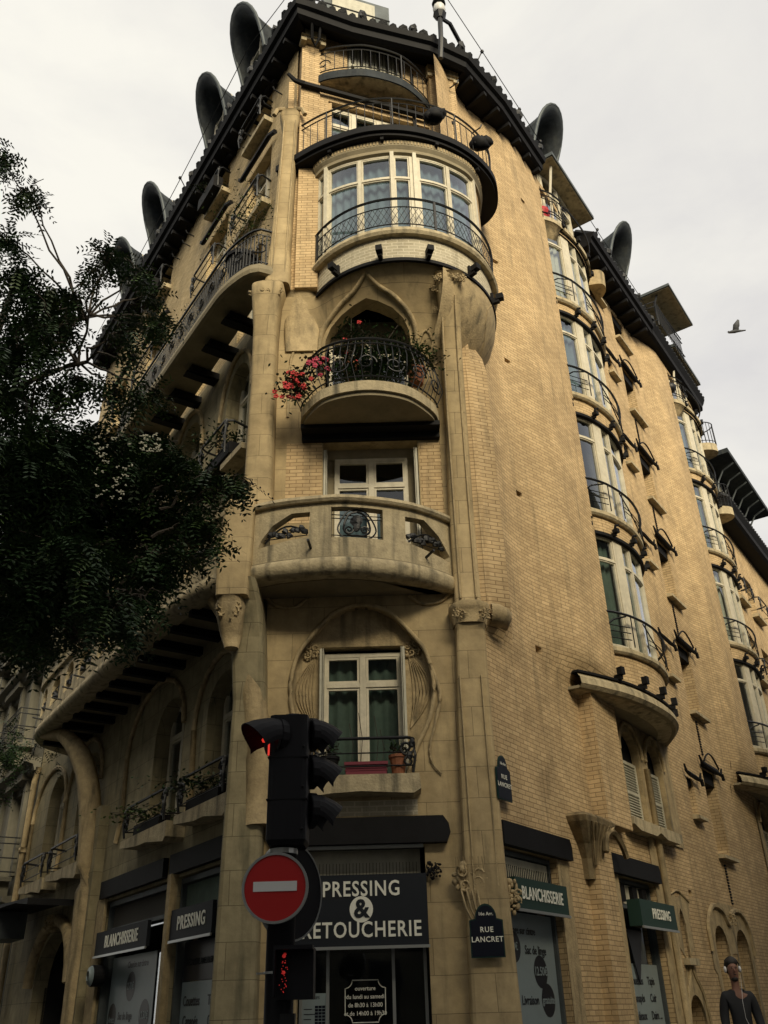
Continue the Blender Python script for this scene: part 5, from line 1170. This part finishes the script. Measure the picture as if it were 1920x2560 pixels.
b.tube([lp_(-.0,-.09),lp_(.0,.045)],.018,6); b.tube([lp_(-.11,.03),lp_(.11,.05)],.02,6); b.build('red_lamp','redlamp',tl)
b=MB(); b.box(FT,-.0,.25,.02,.2,1.36,1.67); b.box(FT,-.0,.25,.2,.3,1.655,1.68); b.box(FT,-.012,0,.02,.3,1.38,1.68); b.build('pedestrian_signal','signal',tl)
b=MB(); random.seed(5)
for i in range(34):
    z=random.uniform(1.4,1.64); wd=.028 if z<1.57 else .014
    b.blob((PX+.05+random.uniform(-wd,wd),PY-.204,z),.0035,.0035,.0035,4,3)
b.blob((PX+.05,PY-.206,1.62),.013,.006,.013); b.blob((PX+.05,PY-.206,1.52),.012,.006,.012); b.build('red_figure','reddim',tl)
b=MB(); b.box(FT,.02,.12,.02,.1,1.15,1.28); b.box(FT,-.06,.08,.0,.06,1.1,1.3); b.build('signal_bracket','iron',tl)
def disc(name,c,nx,ny,rad,label,cat,parts):
    t=thing(name,c,label,cat); px,py=-ny,nx
    for nm,m,r0,r1,o0,o1 in parts:
        b=MB(); k=48
        rg=lambda r_,o:[(c[0]+nx*o+px*r_*math.cos(2*PI*i/k),c[1]+ny*o+py*r_*math.cos(2*PI*i/k),c[2]+r_*math.sin(2*PI*i/k)) for i in range(k)]
        if r0: b.loft([rg(r0,o0),rg(r0,o1),rg(r1,o1),rg(r1,o0),rg(r0,o0)],cap=False)
        else: b.loft([rg(r1,o0),rg(r1,o1)])
        b.build(nm,m,t)
    return t
DN=Vector((.0,-1)).normalized()
ns=disc('no_entry_sign',(PX-.035,PY-.13,2.06),DN.x,DN.y,.23,'round red no entry sign with a white bar on the traffic light post','traffic sign',[('red_disc','red',0,.218,0,.012),('rim','alu',.218,.236,-.01,.02),('back_plate','steel',0,.215,-.02,-.002)])
b=MB(); b.box(Fr((PX-.035,PY-.143),(1,0),(0,-1)),-.155,.155,0,.004,2.035,2.1)
b.build('white_bar','white',ns)
disc('round_sign',(PX+.04,PY+.14,2.07),-.8,.6,.3,'dark back of a second round sign behind the no entry sign','traffic sign',[('back_plate','signal',0,.33,-.01,.01),('rim','alu',.33,.342,-.015,.02)])
# ================================================================ PLANTS
def leaves(pts,L,wd,seed,droop=.5,pinn=0):
    """returns MB of leaf quads. pts: list of (x,y,z); pinn: leaflets per compound leaf"""
    rnd=np.random.RandomState(seed); p=np.array(pts,float); n=len(p)
    nrm=lambda v:v/np.maximum(1e-6,np.linalg.norm(v,axis=-1,keepdims=True))
    a=rnd.uniform(0,2*PI,n); el=rnd.normal(-droop,.45,n); d=np.stack([np.cos(a)*np.cos(el),np.sin(a)*np.cos(el),np.sin(el)],1)
    sd=nrm(np.cross(d,np.array([0,0,1.]))); up=np.cross(sd,d); ro=rnd.uniform(-.7,.7,n)[:,None]; sd,up=sd*np.cos(ro)+up*np.sin(ro),up*np.cos(ro)-sd*np.sin(ro)
    Q=[]
    if not pinn: Q.append(np.stack([p,p+d*L*.5+sd*wd,p+d*L,p+d*L*.5-sd*wd],1))
    else:
        RL=L*rnd.uniform(.75,1.2,n)[:,None]
        for k in range(pinn):
            t=(k+.6)/pinn; q=p+d*RL*t; q[:,2]-=.25*RL[:,0]*t*t
            for s_ in (-1,1):
                ll=wd*rnd.uniform(2.0,2.8,n)[:,None]; dd=nrm(sd*s_*.85+d*.5+up*rnd.uniform(-.25,.1,n)[:,None]); pp=nrm(np.cross(dd,up))
                Q.append(np.stack([q,q+dd*ll*.5+pp*wd*.45,q+dd*ll,q+dd*ll*.5-pp*wd*.45],1))
    V=np.concatenate(Q).reshape(-1,3)
    m=MB(); m.v=V.tolist(); m.f=np.arange(len(V)).reshape(-1,4).tolist(); m.uv=[(0,0)]*len(V); return m
O=Vector((0,0,CZ))
def pray(xd,yd):
    x=xd*1920/1659; y=yd*1920/1659
    return (f*2213+r2*(x-960)-u2*(y-1280)).normalized()
# street tree: crown built from clumps measured in metres round its limbs
CLUMPS=[(-5.39,8.55,12.16,0.25),(-5.1,8.97,11.92,0.25),(-4.28,10.19,11.89,0.27),(-4.08,9.27,10.6,0.17),(-4.28,9.28,10.16,0.25),(-4.62,9.29,10.19,0.33),(-4.63,8.37,9.64,0.37),(-5.15,8.83,10.82,0.27),(-4.86,9.26,9.75,0.39),(-4.73,9.69,10.04,0.41),(-4.42,8.28,8.33,0.4),(-4.1,8.91,9.32,0.22),(-4.17,8.4,8.43,0.32),(-5.03,9.58,8.64,0.51),(-4.43,9.62,8.72,0.32),(-3.62,8.55,8.02,0.25),(-3.75,10.52,10.74,0.26),(-3.6,10.53,11.33,0.23),(-3.25,9.99,10.25,0.27),(-3.6,9.79,11.09,0.2),(-3.39,8.89,9.12,0.18),(-3.1,8.7,8.56,0.17),(-3.6,9.6,8.68,0.25),(-3.63,8.59,10.15,0.16),(-2.94,9.12,8.29,0.23),(-3.82,8.19,6.97,0.36),(-3.86,7.75,6.37,0.44),(-3.69,8.68,7.1,0.43),(-3.41,8.75,7.27,0.3),(-3.19,9.6,7.84,0.35),(-3.21,8.98,6.95,0.43),(-2.78,9.35,7.37,0.34),(-2.43,9.18,7.12,0.27),(-2.11,9.06,6.9,0.24),(-1.84,9.12,6.89,0.17),(-1.67,9.15,6.87,0.1),(-4.2,9.51,6.84,0.63),(-3.69,9.72,6.8,0.57),(-3.06,9.64,6.67,0.5),(-2.58,9.53,6.73,0.38),(-2.17,9.04,6.32,0.26),(-2.0,9.08,6.15,0.16),(-3.87,8.26,5.66,0.54),(-3.24,8.1,5.34,0.52),(-3.16,9.47,5.95,0.48),(-2.58,8.96,5.8,0.3),(-2.49,9.81,6.29,0.22),(-3.68,8.54,5.08,0.44),(-3.6,9.68,5.52,0.43),(-4.26,9.18,5.33,0.42),(-2.71,8.16,4.84,0.25),(-2.62,8.59,5.13,0.19),(-3.1,9.76,5.24,0.17),(-2.63,9.07,5.51,0.18),(-4.13,9.51,5.11,0.27),(-3.29,8.71,4.73,0.15),(-3.54,7.98,6.28,0.44),(-4.15,8.8,6.68,0.54),(-3.55,9.35,7.05,0.51)]
random.seed(21)
TR=thing('street_tree',(-6.6,9.6,0),'leafy street tree with feathery dark leaves hanging over the left side of the avenue facade','tree')
TR['label']='leafy street tree with feathery dark leaves hanging over the left facade'
b=MB(); b.tube([(-6.6,9.6,-.1),(-6.6,9.6,.3),(-6.55,9.6,2.5),(-6.4,9.6,4.2)],[.3,.22,.19,.16],10); b.tube([(-6.4,9.6,4.1),(-6.0,9.7,6.5),(-5.7,9.9,9),(-5.6,10.1,11.5)],[.15,.12,.08,.04],8); b.build('trunk','bark',TR,smooth=True,split=False)
b=MB()
def limb(p0,p1,r0,sag=.3):
    n=7; P=[]
    for i in range(n+1):
        t=i/n; P.append((p0[0]+(p1[0]-p0[0])*t+random.uniform(-.05,.05),p0[1]+(p1[1]-p0[1])*t+random.uniform(-.05,.05),p0[2]+(p1[2]-p0[2])*t+sag*math.sin(PI*t)+random.uniform(-.04,.04)))
    b.tube(P,[r0*(1-.8*i/n)+.004 for i in range(n+1)],5)
hubs=[((-6.3,9.6,4.6),(-4.6,8.9,6.0)),((-6.3,9.6,5.0),(-3.6,8.9,5.6)),((-6.0,9.7,6.4),(-4.5,9.3,7.6)),((-5.9,9.8,7.8),(-4.2,9.6,9.2)),((-5.7,9.9,9),(-4.4,10,10.4))]
for h0,h1 in hubs: limb(h0,h1,.07,.35)
for (x,y,z,q) in CLUMPS:
    h=min((h1 for _,h1 in hubs),key=lambda h:(h[0]-x)**2+(h[1]-y)**2+(h[2]-z)**2); limb(((h[0]+2*x)/3,(h[1]+2*y)/3,(h[2]+2*z)/3) if z<7.8 else h,(x,y,z),.018,.1)
    for _ in range(5): limb((x,y,z),(x+random.uniform(-1,1)*q,y+random.uniform(-1,1)*q,z+random.uniform(-.9,.7)*q),.007,.05)
b.build('branches','bark',TR)
OUT=[(-6.4,9.0,7.4,1.3),(-7.4,10.2,8.6,1.4),(-7.6,8.4,6.4,1.3),(-6.6,7.6,8.8,1.2),(-6.2,11.2,9.8,1.2),(-8.0,11.5,7.2,1.3),(-5.2,7.4,7.6,1.0),(-6.9,9.6,10.6,1.2),(-5.3,6.4,6.6,.9)]  # unseen crown clumps beyond the frame, added to shade the avenue facade
for (x,y,z,q) in OUT: limb((-6.3,9.6,5.0),(x,y,z),.05,.3)
P3=[]
for (x,y,z,q) in OUT:
    for _ in range(int(200*q*q)):
        v=[random.gauss(0,.5) for _ in range(3)]; P3.append((x+v[0]*q,y+v[1]*q,z+v[2]*q))
leaves(P3,.34,.04,9,.45,5).build('crown','leaf',TR)
P1=[];P2_=[]; fl=[]
for i,(x,y,z,q) in enumerate(CLUMPS):
    n=int((1350 if z<7.8 else 760)*q*q+24*q) if q>.15 else 12
    for _ in range(n):
        v=np.random.RandomState(random.randrange(10**8)).normal(size=3); v/=np.linalg.norm(v); rr=q*random.random()**(.45 if z<7.8 else .8)*(1+.25*math.sin(5*v[0]+3*v[2]+i))
        p=(x+v[0]*rr,y+v[1]*rr,z+v[2]*rr*.92); (P2_ if random.random()<.2 else P1).append(p)
leaves(P1,.3,.034,7,.45,5).build('crown','leaf',TR); leaves(P2_,.28,.032,8,.4,5).build('crown','leaf2',TR)
b=MB(); rb=random.Random(4)
for _ in range(70):
    xd=rb.choice((rb.uniform(204,285),rb.uniform(300,346))); yd=rb.uniform(937,1076) if xd<290 else rb.uniform(937,975)
    d=pray(xd,yd); t=8.5/math.hypot(d.x,d.y); p=O+d*t
    for k in range(3): b.blob((p.x+rb.uniform(-.02,.02),p.y,p.z+rb.uniform(-.015,.015)),.011,.011,.009,5,3,.3)
b.build('blossom','blossom',TR)
T2=thing('street_tree',(-11.2,19.5,0),'second leafy street tree further along the avenue, added past the left edge for shade','tree')  # extra tree mostly out of frame, put in to darken the avenue facade
b=MB(); b.tube([(-11.2,19.5,-.1),(-11.1,19.5,3),(-10.9,19.6,5.5),(-10.8,19.7,8.5)],[.2,.15,.11,.05],8); b.build('trunk','bark',T2,smooth=True)
P3=[]; rb=random.Random(9); b=MB()
for _ in range(22):
    c=(-10.9+rb.gauss(0,1.0),19.6+rb.gauss(0,1.3),6.6+rb.gauss(0,1.2)); limb((-11,19.6,4.8),c,.03,.2)
    for _ in range(230): v=[rb.gauss(0,.5) for _ in range(3)]; P3.append((c[0]+v[0]*.8,c[1]+v[1]*.8,c[2]+v[2]*.7))
b.build('branches','bark',T2); leaves(P3,.3,.035,12,.4,5).build('crown','leaf',T2)
def plant(name,c,rad,n,label,cat='plant',L=.09,wd=.022,m='leaf',flow=None,nf=0,pot=None,stem=True,fr_=.045,seed=1):
    t=thing(name,(c[0],c[1],c[2]-rad[2]),label,cat); rnd=random.Random(seed); pts=[]
    for _ in range(n):
        v=[rnd.gauss(0,.5) for _ in range(3)]; pts.append((c[0]+v[0]*rad[0],c[1]+v[1]*rad[1],c[2]+v[2]*rad[2]))
    leaves(pts,L,wd,seed,.0).build('foliage',m,t)
    if stem:
        b=MB()
        for k in range(9):
            p=rnd.choice(pts); b.tube([(c[0]+rnd.uniform(-.3,.3)*rad[0],c[1],c[2]-rad[2]),((c[0]+p[0])/2,(c[1]+p[1])/2,(c[2]+p[2])/2),p],.006,4)
        b.build('stems','bark',t)
    if flow:
        b=MB()
        for _ in range(nf):
            v=[rnd.gauss(0,.48) for _ in range(3)]; q=(c[0]+v[0]*rad[0],c[1]+v[1]*rad[1]-.03,c[2]+v[2]*rad[2])
            for k in range(5):
                a=2*PI*k/5; b.blob((q[0]+fr_*.6*math.cos(a),q[1]+rnd.uniform(-.01,.01),q[2]+fr_*.6*math.sin(a)),fr_*.55,fr_*.3,fr_*.45,5,3,.2)
        b.build('blossom',flow,t,split=False)
    if pot:
        b=MB(); r0=pot[1]; zb=c[2]-rad[2]-pot[2]; b.tube([(c[0],c[1],zb),(c[0],c[1],zb+pot[2]*.85),(c[0],c[1],zb+pot[2]*.85),(c[0],c[1],zb+pot[2])],[r0*.72,r0,r0*1.12,r0*1.12],12); b.build('pot',pot[0],t)
    return t
plant('flowering_plant',(-1.42,11.75,10.42),(.3,.16,.32),420,'bright red flowers spilling over the left end of the plant filled balcony','flowers',.08,.02,'leaf','flower',26,seed=2)
plant('flowering_plant',(-1.0,11.62,10.75),(.26,.12,.22),150,'pink red flowers climbing the railing of the plant filled balcony','flowers',.08,.02,'leaf','flowerp',12,seed=3)
plant('flowering_plant',(-.5,11.95,11.45),(.22,.15,.5),330,'tall red tipped oleander standing in the arched balcony opening','plant',.1,.018,'leaf','flower',7,pot=('pot',.14,.3),seed=4)
plant('balcony_shrub',(.62,12.0,11.2),(.42,.2,.34),520,'bushy green shrub leaning over the right end of the plant filled balcony','plant',.075,.018,'leaf2',pot=('pot',.15,.3),seed=5)
plant('balcony_shrub',(-.15,11.72,10.68),(.8,.12,.34),1900,'dark trailing greenery filling the railing under the arched opening','plant',.08,.02,'leaf',seed=6)
plant('balcony_shrub',(.0,12.05,11.35),(.6,.15,.5),900,'airy dark shrub behind the middle of the plant filled balcony','plant',.09,.014,'leaf',seed=16)
c=FL.W(.55,.6,15.2); plant('olive_tree',c,(.65,.45,1.0),620,'loose olive tree growing out of the long iron balcony beside the corner column','plant',.085,.012,'leaf2',pot=('steel',.3,.6),seed=7)
c=FL.W(3.2,.5,14.6); plant('balcony_shrub',c,(.4,.3,.4),260,'small green shrub midway along the long iron balcony','plant',.08,.016,'leaf2',seed=8)
for i,(s,z,n,lab) in enumerate(((1.35,4.35,520,'dark leafy window box nearest the corner on the avenue side'),(3.7,4.3,520,'green leafy window box second from the corner on the avenue side'))):
    t=plant('window_box_plants',FL.W(s,.2,z),(.75,.16,.17),n,lab,'plant',.07,.02,'leaf2' if i else 'leaf',seed=20+i)
    b=MB(); b.box(FL,s-.6,s+.6,.08,.28,4.03,4.2); b.build('planter','steel',t)
t=plant('window_box_plants',FL.W(1.6,.25,10.7),(.6,.2,.3),420,'overgrown dark plant box at the arched avenue window under the long balcony','plant',.08,.02,'leaf',seed=24)
b=MB(); b.box(FL,1.1,2.2,.1,.36,10.1,10.35); b.build('planter','steel',t)
for i,(s,z,lab) in enumerate(((3.75,19.5,'black planter hung on the second top floor window guard from the corner'),(7.9,19.5,'black planter hung on the third top floor window guard from the corner'))):
    t=plant('hanging_planter',FL.W(s,.32,z+.2),(.5,.1,.14),160,lab,'planter',.07,.02,'leaf',seed=30+i); b=MB(); b.box(FL,s-.5,s+.5,.18,.42,z-.28,z+.1); b.build('planter','steel',t)
# things on the first floor sill
t=thing('planter_box',FC.W(-.3,.18,4.1),'maroon ribbed planter box on the sill of the first floor corner window','planter')
b=MB(); b.box(FC,-.62,-.06,.08,.25,4.11,4.27); b.box(FC,-.64,-.04,.07,.265,4.25,4.29); b.box(FC,-.63,-.05,.075,.258,4.17,4.19); b.build('box','maroon',t,split=False)
b=MB()
for x,h in ((-.55,.6),(-.42,.75),(-.2,.7),(-.12,.5)): b.tube([FC.W(x,.16,4.25),FC.W(x+.03,.15,4.25+h*.5),FC.W(x-.02,.17,4.25+h)],.005,4)
b.build('bare_stems','bark',t)
t=plant('potted_plant',FC.W(.1,.17,4.48),(.14,.08,.1),70,'terracotta pot with a small plant at the right end of the first floor sill','plant',.07,.018,'leaf',pot=('pot',.12,.26),seed=41)
t=plant('potted_plant',FC.W(-.85,.17,4.5),(.15,.08,.12),80,'black pot with a small plant at the left end of the first floor sill','plant',.07,.018,'leaf',pot=('steel',.13,.28),seed=42)
for i,(a,lab) in enumerate(((P5.L*.52,'left black wrapped bundle tied to the upper curved balcony railing'),(P5.L*.7,'right black wrapped bundle tied to the upper curved balcony railing'))):
    b=MB(); p=P5.W(a,.06,17.0); random.seed(50+i)
    b.blob(p,.2,.16,.17,10,7,.18); b.blob((p[0]+.12,p[1],p[2]+.05),.14,.12,.12,8,6,.2); b.blob((p[0]-.12,p[1],p[2]-.04),.12,.12,.11,8,6,.2)
    tag(b.build('wrapped_bundle','steel',None,smooth=True),lab,'bundle')
t=thing('potted_plant',FR.W(4.75,.25,19.06),'round red pot on the small balcony beneath the first roof canopy','plant pot')
b=MB(); p=FR.W(4.75,.22,19.06); b.tube([p,(p[0],p[1],p[2]+.25),(p[0],p[1],p[2]+.36)],[.14,.24,.22],12); b.build('pot','red',t); leaves([(p[0]+random.uniform(-.1,.1),p[1]+random.uniform(-.1,.1),p[2]+.36) for _ in range(20)],.1,.02,3,-.5).build('foliage','leaf',t)
b=MB(); p=FR.W(4.75+DX,.3,19.6); b.blob(p,.22,.22,.2,12,8,.03); b.tube([(p[0],p[1],19.05),(p[0],p[1],19.5)],.03,6); tag(b.build('barbecue_grill','iron',None,smooth=True),'round black barbecue on the small balcony of the further bay','barbecue')
# wall lamp on the avenue shop
t=thing('wall_lamp',FL.W(5.95,.25,2.0),'round pale porthole lamp beside the avenue BLANCHISSERIE window','lamp')
b=MB(); q=Fr(FL.W(6.0,.3,0)[:2],FL.u,FL.n); b.tube([FL.W(5.95,.0,1.98),FL.W(5.95,.2,1.98)],.17,20); b.build('housing','steel',t)
b=MB(); b.tube([FL.W(5.95,.2,1.98),FL.W(5.95,.24,1.98),FL.W(5.95,.26,1.98)],[.16,.14,.08],20); b.build('lamp_glass','decal',t,smooth=True)
# ================================================================ PERSON
def skin(name,nodes,edges,m,parent,sub=2):
    """nodes: name->(pos,rad)"""
    ks=list(nodes); me=bpy.data.meshes.new(name); me.from_pydata([nodes[k][0] for k in ks],[(ks.index(a),ks.index(b_)) for a,b_ in edges],[])
    o=bpy.data.objects.new(name,me); col.objects.link(o); sk=o.modifiers.new('s','SKIN'); sk.use_smooth_shade=True; sk.branch_smoothing=.6; sb=o.modifiers.new('b','SUBSURF'); sb.levels=sub; sb.render_levels=sub
    for i,k in enumerate(ks):
        rr=nodes[k][1]; rr=rr if isinstance(rr,tuple) else (rr,rr); me.skin_vertices[0].data[i].radius=rr
    me.skin_vertices[0].data[0].use_root=True
    bpy.context.view_layer.update(); m2=bpy.data.meshes.new_from_object(o.evaluated_get(bpy.context.evaluated_depsgraph_get())); bpy.data.objects.remove(o)
    m2.materials.clear(); m2.materials.append(M[m]); o2=bpy.data.objects.new(name,m2); col.objects.link(o2); o2.parent=parent; return o2
az=R(18.55); pd=14.0; pe=thing('person',(pd*math.sin(az),pd*math.cos(az),0),'man in a black V neck top with white headphones walking on the right pavement','person')
J={'pel':((0,0,.98),(.12,.08)),'wai':((0,.0,1.12),(.105,.075)),'che':((0,0,1.32),(.13,.085)),'nec0':((0,.01,1.48),(.06,.055)),'nec':((0,0,1.56),(.052,.056)),'hd0':((0,-.01,1.64),(.066,.085)),'hd':((0,-.01,1.74),(.08,.1)),'hd1':((0,0,1.82),(.06,.08)),
'shL':((-.17,0,1.43),.045),'elL':((-.22,.03,1.17),.045),'wrL':((-.23,-.06,.93),.03),'shR':((.17,0,1.43),.045),'elR':((.225,.03,1.17),.045),'wrR':((.245,-.07,.94),.03),
'hiL':((-.09,0,.93),.09),'knL':((-.1,-.06,.52),.06),'anL':((-.1,-.02,.1),.042),'toL':((-.1,-.14,.05),.04),'hiR':((.09,0,.93),.09),'knR':((.1,.04,.52),.06),'anR':((.1,.18,.13),.042),'toR':((.1,.08,.06),.04)}
for sd_,S in ((-1,'L'),(1,'R')):
    w0=J['wr'+S][0]; J['pa'+S]=((w0[0],w0[1]-.02,w0[2]-.07),(.03,.018))
ED=[('pel','wai'),('wai','che'),('che','nec0'),('nec0','nec'),('nec','hd0'),('hd0','hd'),('hd','hd1')]+[(a+S,c_2+S) for S in 'LR' for a,c_2 in (('sh','el'),('el','wr'),('wr','pa'),('hi','kn'),('kn','an'),('an','to'))]+[('che','shL'),('che','shR'),('pel','hiL'),('pel','hiR')]
for S,sg in (('L',-1),('R',1)):
    pa=J['pa'+S][0]
    for k in range(4):
        x=(k-1.5)*.014; L_f=(.07,.08,.075,.06)[k]
        J['f%d'%k+S]=((pa[0]+sg*.004,pa[1]+x,pa[2]-.05),.0085); J['g%d'%k+S]=((pa[0]-sg*.01,pa[1]+x,pa[2]-.05-L_f*.6),.007); ED+=[('pa'+S,'f%d'%k+S),('f%d'%k+S,'g%d'%k+S)]
    J['t'+S]=((pa[0]-sg*.02,pa[1]-.04,pa[2]-.02),.009); J['u'+S]=((pa[0]-sg*.025,pa[1]-.05,pa[2]-.06),.0075); ED+=[('pa'+S,'t'+S),('t'+S,'u'+S)]
skin('body',J,ED,'skin',pe)
def sub_(keys,g,rep_={}): return {k:(rep_.get(k,J[k][0]),tuple(q+g for q in (J[k][1] if isinstance(J[k][1],tuple) else (J[k][1],)*2))) for k in keys}
Nn=sub_(['che','wai','pel','shL','elL','wrL','shR','elR','wrR'],.022,{'wrL':(-.23,-.05,.96),'wrR':(.243,-.06,.97)}); Nn['pel']=((0,0,.93),(.16,.12)); Nn['wai']=((0,0,1.12),(.15,.115)); Nn['che']=((0,0,1.36),(.185,.125)); Nn['shL']=((-.175,0,1.435),(.075,.08)); Nn['shR']=((.175,0,1.435),(.075,.08)); Nn['top']=((0,.01,1.5),(.085,.075))
skin('shirt',Nn,[('che','top'),('che','wai'),('wai','pel'),('che','shL'),('shL','elL'),('elL','wrL'),('che','shR'),('shR','elR'),('elR','wrR')],'shirt',pe)
Nn=sub_(['pel','hiL','knL','anL','hiR','knR','anR'],.022); skin('jeans',Nn,[('pel','hiL'),('hiL','knL'),('knL','anL'),('pel','hiR'),('hiR','knR'),('knR','anR')],'jeans',pe)
def pm(name,mb,m,smooth=True):
    return mb.build(name,m,pe,smooth,split=False,local=True)
b=MB(); b.blob((0,.025,1.81),.092,.105,.075,12,8,.04); b.blob((0,.06,1.74),.088,.07,.09,10,6,.04); pm('hair',b,'hair')
b=MB(); b.blob((0,-.02,1.61),.055,.075,.04,10,6,.05); pm('beard',b,'hair')
b=MB(); b.tube([(.1*math.cos(PI*k/12),.0,1.76+.125*math.sin(PI*k/12)) for k in range(13)],.008,6); pm('headphone_band',b,'iron'); b=MB(); b.blob((.098,-.0,1.73),.022,.038,.042,10,6); b.blob((-.098,-.0,1.73),.022,.038,.042,10,6); pm('headphones',b,'headph')
b=MB(); b.tube([(.08,-.07,1.66),(.05,-.12,1.5),(.02,-.155,1.35),(.02,-.15,1.15),(.08,-.13,1.0)],.003,4); pm('headphone_cord',b,'headph')
b=MB(); b.blob((0,-.115,1.715),.014,.02,.03,8,5); b.tube([(-.035,-.1,1.765),(-.03,-.108,1.768),(-.015,-.11,1.765)],.006,4); b.tube([(.035,-.1,1.765),(.03,-.108,1.768),(.015,-.11,1.765)],.006,4); pm('face_features',b,'skin'); b=MB(); b.blob((-.03,-.105,1.745),.012,.006,.007,6,4); b.blob((.03,-.105,1.745),.012,.006,.007,6,4); b.blob((0,-.108,1.665),.022,.008,.006,6,4); pm('eyes_and_mouth',b,'hair')
b=MB(); b.blob((-.1,-.08,.05),.05,.14,.05,10,6); b.blob((.1,.13,.06),.05,.14,.05,10,6); pm('shoes',b,'steel')
pe.rotation_euler=(0,0,R(-6)); pe.scale=(.95,.95,.97)
# ================================================================ BIRD
d=pray(1587,716); p=O+d*30
bd=thing('pigeon',p,'small grey pigeon flying with raised wings in the sky on the right','bird')
b=MB(); b.loft([[(x,yy*math.cos(a),zz+yy*math.sin(a)) for a in [2*PI*k/10 for k in range(10)]] for x,yy,zz in ((-.2,.008,-.03),(-.17,.03,-.03),(-.1,.05,-.01),(0,.058,0),(.1,.045,.01),(.2,.03,.01),(.32,.018,.02))]); b.blob((-.17,0,0.0),.035,.03,.03,8,5); b.tube([(-.2,0,0),(-.235,0,-.008)],[.009,.002],5)
o=b.build('body','bird',bd,smooth=True,split=False,local=True)
for sg in (-1,1):
    b=MB(); rt=[(-.06,sg*.04,.03),(.1,sg*.04,.02)]; md=[(-.05,sg*.12,.17),(.14,sg*.1,.15)]; tp=[(.08,sg*.16,.33),(.13,sg*.15,.31)]
    b.add(rt+md+tp+[(x,y+.012,z) for x,y,z in rt+md+tp],[(0,1,3,2),(2,3,5,4),(6,8,9,7),(8,10,11,9),(0,2,8,6),(2,4,10,8),(1,7,9,3),(3,9,11,5),(4,5,11,10)]); b.build('wing','bird',bd,smooth=True,split=False,local=True)
bd.rotation_euler=(R(5),R(10),R(-15))
# ================================================================ BUILDINGS ACROSS THE STREETS (out of frame, they shade and are reflected)
def block(poly,h,label,m='stoneN'):
    c=np.mean(np.array(poly),axis=0); t=thing('opposite_building',(c[0],c[1],0),label,'building'); b=MB(); b.plan(poly,0,h); b.build('walls',m,t)
    w_=MB(); n=len(poly)
    for i in range(n):
        a=np.array(poly[i],float); e=np.array(poly[(i+1)%n],float); L=np.linalg.norm(e-a); uu=(e-a)/L; nn=np.array([uu[1],-uu[0]])
        if np.dot(nn,(a+e)/2-c)<0: nn=-nn
        fr_=Fr(a,uu,nn); k=int(L/2.8)
        for j in range(k):
            for z in np.arange(1,h-2.5,3.2): s=(j+.5)*L/k-.6; w_.box(fr_,s,s+1.2,-.1,.02,float(z),float(z)+2.1)
    w_.build('windows','decalk',t); b=MB(); b.plan([(c[0]+(x-c[0])*.9,c[1]+(y-c[1])*.9) for x,y in poly],h,h+3); b.build('roof','slate',t)
block([WR(0,12.0),WR(60,12.0),WR(60,26),WR(0,26)],15.5,'stone block across the side street, out of view to the right')
block([(-14,-13),(22,-13),(22,-27),(-14,-27)],20,'stone block behind the viewpoint across the junction')
block([WLf(-8,23),WLf(60,23),WLf(60,37),WLf(-8,37)],25,'stone block across the avenue, out of view to the left')
